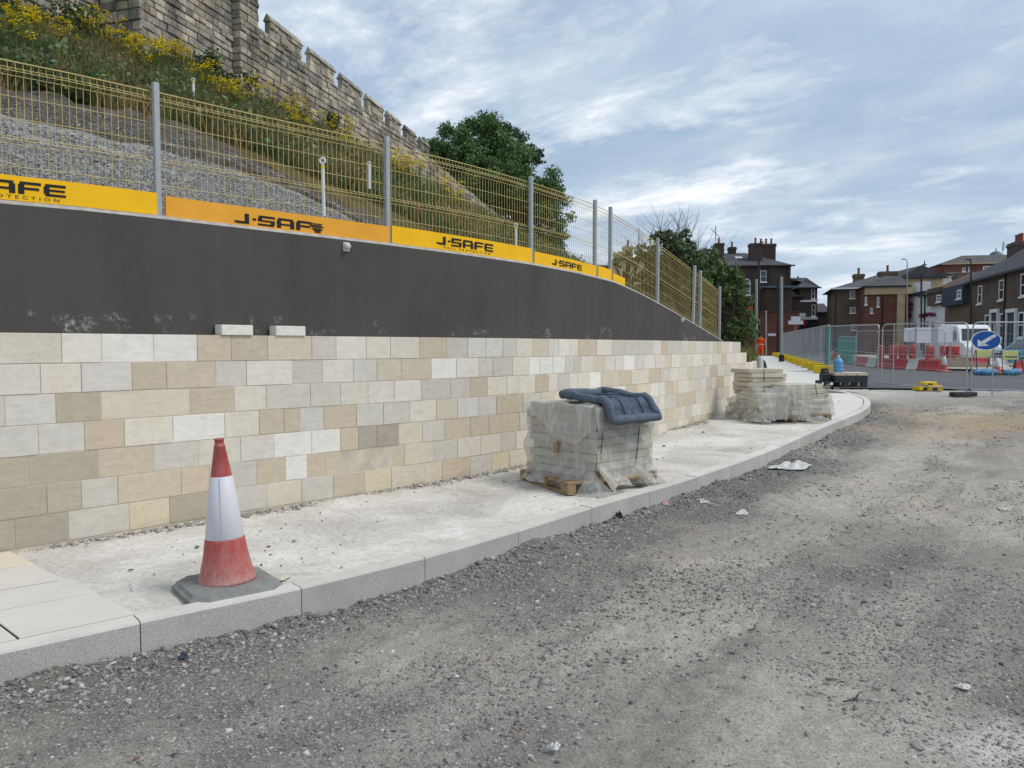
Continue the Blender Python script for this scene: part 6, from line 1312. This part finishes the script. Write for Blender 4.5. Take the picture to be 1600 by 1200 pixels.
# red and white road barriers
def barrier(A_, B_, z, mat, label, h=.5, w_=.42, group='red and white road barriers'):
    A_ = Vector(A_); B_ = Vector(B_); u = (B_ - A_); L_ = u.length; u.normalize(); n = Vector((u.y, -u.x)); root = thing('road_barrier', (A_.x, A_.y, z), label, 'barrier', group); prof = [(-.5, 0), (.5, 0), (.5, .12), (.34, .30), (.2, .62), (.16, 1), (-.16, 1), (-.2, .62), (-.34, .3), (-.5, .12)]
    def P(s_, a, b): q = A_ + u * s_ + n * (a * w_); return Vector((q.x, q.y, z + b * h))
    mb = MB(); mb.prism([P(.01, a, b) for a, b in prof], (P(L_ - .01, 0, 0) - P(.01, 0, 0))); mb.build('shell', mat, root); mb = MB(); mb.prism([P(L_ * .42, a * .9, b * .9 + .02) for a, b in ((-.2, .45), (.2, .45), (.2, .62), (-.2, .62))], P(L_ * .16, .0, 0) - P(0, 0, 0)); mb.build('hand_slot', MT['ironblk'], root)
bl = Curve([(20.95, 36.9), (20.8, 38.6), (21.6, 42.5), (24.3, 52), (30.5, 74)]); s_ = 0; i = 0; num = ['first', 'second', 'third', 'fourth', 'fifth', 'sixth', 'seventh', 'eighth', 'ninth', 'tenth', 'eleventh', 'twelfth', 'thirteenth', 'fourteenth', 'fifteenth', 'sixteenth', 'seventeenth', 'eighteenth', 'nineteenth', 'twentieth']
pts = [(1470, 578, 36.9), (1437, 575.5, 38.2), (1420, 574, 38.9), (1372, 569, 42.0), (1358, 567, 43.6), (1338, 564, 47.5), (1328, 562, 51), (1318, 560, 55), (1310, 558.5, 60), (1302, 557, 66), (1296, 556, 72)]
W_ = [Vector((((px - 800) / FPX) * Y, Y)) for px, _, Y in pts]
for i in range(len(W_) - 1):
    q = i % 2; barrier(W_[i + 1], W_[i], gz(W_[i].y) + .06, MT['barred' if q == 0 else 'barwhite'], '%s %s road barrier in the line across the road, counted from the right' % (num[i], 'red' if q == 0 else 'white'), .55)
for i, (px, py, Y) in enumerate(((1376, 552, 48), (1395.5, 552, 48), (1410.5, 552, 47.5), (1426.5, 552, 47), (1453, 551, 46.5), (1477, 552, 44), (1490, 552, 43.5))):
    c = at(px, py, Y); w_ = (.16, .18, .18, .18, .2, .26, .26)[i]; root = thing('barrier_block', (c.x, c.y, gz(Y)), 'upright red plastic barrier block behind the fence, %s from the left' % num[i], 'barrier', 'red barrier blocks'); mb = MB(); mb.cbox(c.x - w_, c.x + w_, c.y - .2, c.y + .2, gz(Y) + .02, gz(Y) + 1.25, .05); mb.build('shell', MT['barred'], root); mb = MB(); mb.cbox(c.x - w_ * .5, c.x + w_ * .5, c.y - .23, c.y - .195, gz(Y) + .75, gz(Y) + .95, .01); mb.build('recess', MT['dkred'], root)
for i, (x0, x1, y0, y1, Y) in enumerate(((1412.5, 1430, 512.5, 534, 46.8), (1432, 1455, 512, 536, 46.3), (1465.5, 1489, 511, 535, 43))):
    a = at(x0, y1, Y); b = at(x1, y0, Y); root = thing('hoarding_board', (a.x, Y, gz(Y)), 'plain white hoarding board behind the fence, %s from the left' % num[i], 'board', 'white hoarding boards'); mb = MB(); mb.cbox(a.x, b.x, Y, Y + .06, a.z, b.z, .01); mb.build('panel', MT['lampw'], root)
    for x in (a.x + .06, b.x - .06): mb = MB(); mb.tube([(x, Y + .1, gz(Y)), (x, Y + .1, b.z)], .03, 6); mb.build('support', MT['barred'] if i == 0 else MT['galv_far'], root)
cb = at(1475, 579, 36.0); cone((cb.x, 36.0, gz(36) + .06), 'red and white cone at the end of the red barriers', .95, red=MT['cred'], base=MT['cred'], seg=16); cb = at(1557.5, 581, 33.0); cone((cb.x, 33.0, gz(33) + .06), 'orange and white cone below the blue arrow sign', .95, red=MT['cred2'], base=MT['blackrub'], seg=16)
# A-frame signs
def aframe(x0, x1, y0, y1, yb, Y, mat, label, lines=False):
    a = at(x0, y1, Y); b = at(x1, y0, Y); z0 = gz(Y) + .06; root = thing('frame_sign', ((a.x + b.x) / 2, Y, z0), label, 'road sign', 'A-frame road signs'); mb = MB(); mb.cbox(a.x, b.x, Y, Y + .03, a.z, b.z, .008); pn = mb.build('panel', mat, root); mb = MB()
    for x, sx in ((a.x, -.06), (b.x, .06)):
        for q0, q1 in (((x + sx * 2.0, Y - .25, z0), (x + sx * .2, Y + .04, b.z)), ((x + sx * .4, Y + .5, z0), (x + sx * .2, Y + .06, b.z))): mb = MB(); mb.tube([q0, q1], .018, 6); mb.build('leg', MT['ironblk'], root)
    if lines:
        mb = MB(); wv = b.x - a.x
        for k in range(6): mb.box(a.x + wv * (.2 + .12 * k), a.x + wv * (.2 + .12 * k) + wv * .08, Y - .004, Y - .001, a.z + (b.z - a.z) * .22, a.z + (b.z - a.z) * .42)
        mb.build('lettering', MT['black'], pn)['kind'] = 'stuff'
aframe(1566, 1592, 548, 562, 583, 33.2, MT['ysign'], 'low yellow A-frame road sign at the right edge', True); aframe(1526, 1551, 547, 559, 583, 33.6, MT['ysign'], 'A-frame sign with pale yellow panel below the blue arrow sign')
for i, (px, Y, k, lab) in enumerate(((1533, 32.6, .34, 'blue sandbag on the left foot of the signs'), (1546, 32.4, .34, 'blue sandbag beside the orange cone'), (1582, 32.4, .36, 'blue sandbag below the yellow sign at the right'))):
    c = at(px, 580, Y); mb = MB(); n = 12; mb.lathe((0, 0, 0), [(.05, -k), (.13, -k * .85), (.17, -k * .4), (.16, 0), (.17, k * .45), (.13, k * .85), (.05, k)], n, lambda a, b, cc_: (c.x + cc_, Y + a, gz(Y) + .19 + b * .85 + .02 * math.sin(cc_ * 9))); tag(mb.build('sandbag', MT['bagblue'], None, True), lab, 'sandbag', 'blue sandbags')
for i, (px, Y) in enumerate(((1586, 34.5), (1610, 34.3), (1515, 40), (1545, 40), (1503, 41))):
    W0 = at(px, 570, Y); barrier((W0.x, Y), (W0.x + 1.0, Y + .1), gz(Y) + .12, MT['barred' if i in (0, 2, 4) else 'barwhite'], ('low red barrier by the yellow sign', 'white barrier at the far right edge', 'red barrier left of the arrow sign post', 'white barrier behind the arrow sign', 'red barrier beside the white van')[i], .5)
# earth heap behind cone
V = []; hc = at(1500, 560, 40)
for j in range(14):
    for i in range(30): u, v = i / 29 * 2 - 1, j / 13 * 2 - 1; X = hc.x + u * 2.6; Y = 40.5 + v * 1.0; z = gz(40) + .1 + .5 * max(0, 1 - u * u) * max(0, 1 - v * v) * (.6 + .7 * random.random()); V.append((X, Y, z))
mb = MB(); mb.tint = lin(118, 108, 94); mb.add(V, [tuple(int(x) for x in q) for q in gridfaces(14, 30)]); tag(mb.build('earth_heap', MT['ground'], None, True), 'low heap of broken earth and rubble across the road', 'earth heap')
# vehicles
def vehicle(name, label, cat, loc, rz_, prof, width, paint, wheels, wins, ws_r, lamps, group='parked vehicles'):
    root = thing(name, loc, label, cat, group); Rv = Matrix.Translation(Vector(loc)) @ Matrix.Rotation(rz_, 4, 'Z'); fv = lambda x, y, z: Rv @ Vector((x, y, z)); mb = MB(); n = len(prof); rings = []
    for y, k, dz in ((-width / 2, .93, 0), (-width / 2 + .04, .985, 0), (-width / 2 + .14, 1, 0), (width / 2 - .14, 1, 0), (width / 2 - .04, .985, 0), (width / 2, .93, 0)):
        cx = sum(p[0] for p in prof) / n; cz = .9; rings.append([fv(cx + (x - cx) * (.985 if k < .95 else 1), y * (1 - .10 * max(0, (z - 1.0)) / 1.6), cz + (z - cz) * (k if z > cz else 1)) for x, z in prof])
    vs = [p for r_ in rings for p in r_]; fs = [(i * n + j, i * n + (j + 1) % n, (i + 1) * n + (j + 1) % n, (i + 1) * n + j) for i in range(5) for j in range(n)] + [tuple(range(n)), tuple(reversed(range(5 * n, 6 * n)))]
    fs = [q[::-1] for q in fs]; mb.add(vs, fs); mb.build('body', paint, root)
    for poly in wins:          # quads given in local coordinates, slightly proud
        mb = MB(); P_ = [fv(*q) for q in poly]; nv_ = (P_[1] - P_[0]).cross(P_[2] - P_[0]).normalized(); mb.prism(P_, nv_ * .012); mb.build('window', MT['glass'], root)
    for x in wheels:
        for y in (-width / 2 + .10, width / 2 - .10):
            mb = MB(); mb.lathe((0, 0, 0), [(ws_r * .8, -.11), (ws_r, -.08), (ws_r, .08), (ws_r * .8, .11)], 20, lambda a, b, c: fv(x + a, y + c, ws_r + b)); wh_ = mb.build('wheel', MT['blackrub'], root, False); mb = MB(); s2 = .125 if y > 0 else -.125; mb.lathe((0, 0, 0), [(ws_r * .6, min(0, s2)), (ws_r * .6, max(0, s2))], 16, lambda a, b, c: fv(x + a, y + c, ws_r + b)); mb.build('rim', MT['galv'], wh_)
    for (x, y, z, mt, nm) in lamps: mb = MB(); mb.cbox(x - .05, x + .05, y - .14, y + .14, z - .09, z + .09, .02, fv); mb.build(nm, MT[mt], root)
    return root
vp = at(1516, 560, 46.5)
van = [(-2.45, .35), (2.4, .35), (2.5, .55), (2.48, .95), (2.25, 1.15), (1.55, 1.25), (1.0, 2.02), (.7, 2.18), (-2.2, 2.28), (-2.42, 2.15), (-2.5, 1.2)]
vehicle('van', 'white panel van parked behind the fence beyond the arrow sign', 'van', (vp.x + .1, 47.0, gz(47) + .12), R(-102), [(x, z * 1.08) for x, z in van], 1.95, MT['vanwhite'], (-1.55, 1.55), [
    [(1.53, -.80, 1.42), (1.53, .80, 1.42), (1.05, .70, 2.11), (1.05, -.70, 2.11)], [(.95, -.975, 1.45), (.35, -.975, 1.45), (.35, -.935, 2.0), (.75, -.935, 2.0)][::-1]], .34, [(2.48, -.72, .86, 'lampw', 'headlight'), (2.48, .72, .86, 'lampw', 'headlight'), (2.5, 0, .62, 'ironblk', 'grille')])
cp = at(1606, 552, 40); car = [(-2.1, .3), (2.1, .3), (2.18, .5), (2.1, .78), (1.2, .92), (.45, 1.42), (-.2, 1.5), (-1.1, 1.46), (-1.75, 1.02), (-2.12, .92), (-2.2, .55)]
vehicle('car', 'blue hatchback car partly cut off by the right edge', 'car', (cp.x + 1.0, 41.0, gz(41) + .10), R(188), car, 1.75, MT['carblue'], (-1.3, 1.3), [
    [(1.12, -.68, .98), (1.12, .68, .98), (.50, .60, 1.40), (.50, -.60, 1.40)], [(.8, .868, .98), (-1.3, .868, .98), (-.95, .835, 1.38), (.3, .835, 1.38)], [(.8, -.868, .98), (-1.3, -.868, .98), (-.95, -.835, 1.38), (.3, -.835, 1.38)][::-1]], .31, [(2.12, -.62, .68, 'lampw', 'headlight'), (2.12, .62, .68, 'lampw', 'headlight')])
# litter
p = ground_at(1239, 733); rag(None, (p.x, p.y, p.z + .02), (.62, .30), 3.6, MT['plastic'], 'plastic_sack', 'crumpled white plastic sack on the gravel beside the kerb', 'plastic sack', None, .09)
lit = [(867, 1173, .05, .04, 'white torn paper scrap near the bottom edge of the gravel'), (1566, 797, .16, .07, 'pale flat paper scrap on the gravel at the right'), (1505, 1079, .07, .04, 'small pale wrapper on the gravel at lower right'), (1160, 803, .26, .10, 'white plaster spill on the gravel near the kerb'), (1096, 787, .14, .07, 'small heap of white plaster lumps beside the kerb'), (440, 902, .10, .08, 'broken pale stone flake against the traffic cone base'), (1303, 657, .12, .08, 'pale stone flake on the base beside the paving step')]
for i, (px, py, a, b, lab) in enumerate(lit):
    dz = KH - .02 if i >= 5 else 0.; p = ground_at(px, py, dz); p.z = (pave_z(p.y) + .004) if i >= 5 else p.z + .012; rag(None, p, (a, b), i * 1.3 + .4, MT['plastic'] if i < 5 else MT['slabc'], 'litter_scrap' if i < 5 else 'stone_flake', lab, 'litter' if i < 5 else 'stone flake', None, .02 if i != 4 else .05)
for px, py, l_, a_, mt, lab in ((814, 1162, .10, 1.5, 'wood', 'short wooden splinter standing in the gravel near the bottom edge'), (1317, 1102, .12, .1, 'ironblk', 'bent dark wire offcut on the gravel'), (1168, 990, .09, .3, 'ironblk', 'thin dark stick on the gravel in the middle')):
    p = ground_at(px, py); p.z += .018; mb = MB(); mb.tube([p, p + Vector((math.cos(a_) * l_ * .5, math.sin(a_) * l_ * .5, .006)), p + Vector((math.cos(a_ + .5) * l_, math.sin(a_ + .4) * l_, .012))], .004, 5); tag(mb.build('offcut', MT[mt]), lab, 'offcut')
p = ground_at(287, 1033); rag(None, (p.x, p.y, p.z + .02), (.06, .05), 2, MT['navy'], 'litter_scrap', 'dark blue rag scrap in the gravel beside the kerb joint', 'litter', None, .03)
p = ground_at(968, 813); rag(None, (p.x, p.y, p.z + .02), (.08, .08), 1, MT['ironblk'], 'litter_scrap', 'black plastic scrap against the kerb face', 'litter', None, .07)
p = ground_at(1038, 792); rag(None, (p.x, p.y, p.z + .02), (.08, .05), 2.5, MT['pinkscrap'], 'litter_scrap', 'pink scrap in the gravel beside the kerb', 'litter', None, .05)
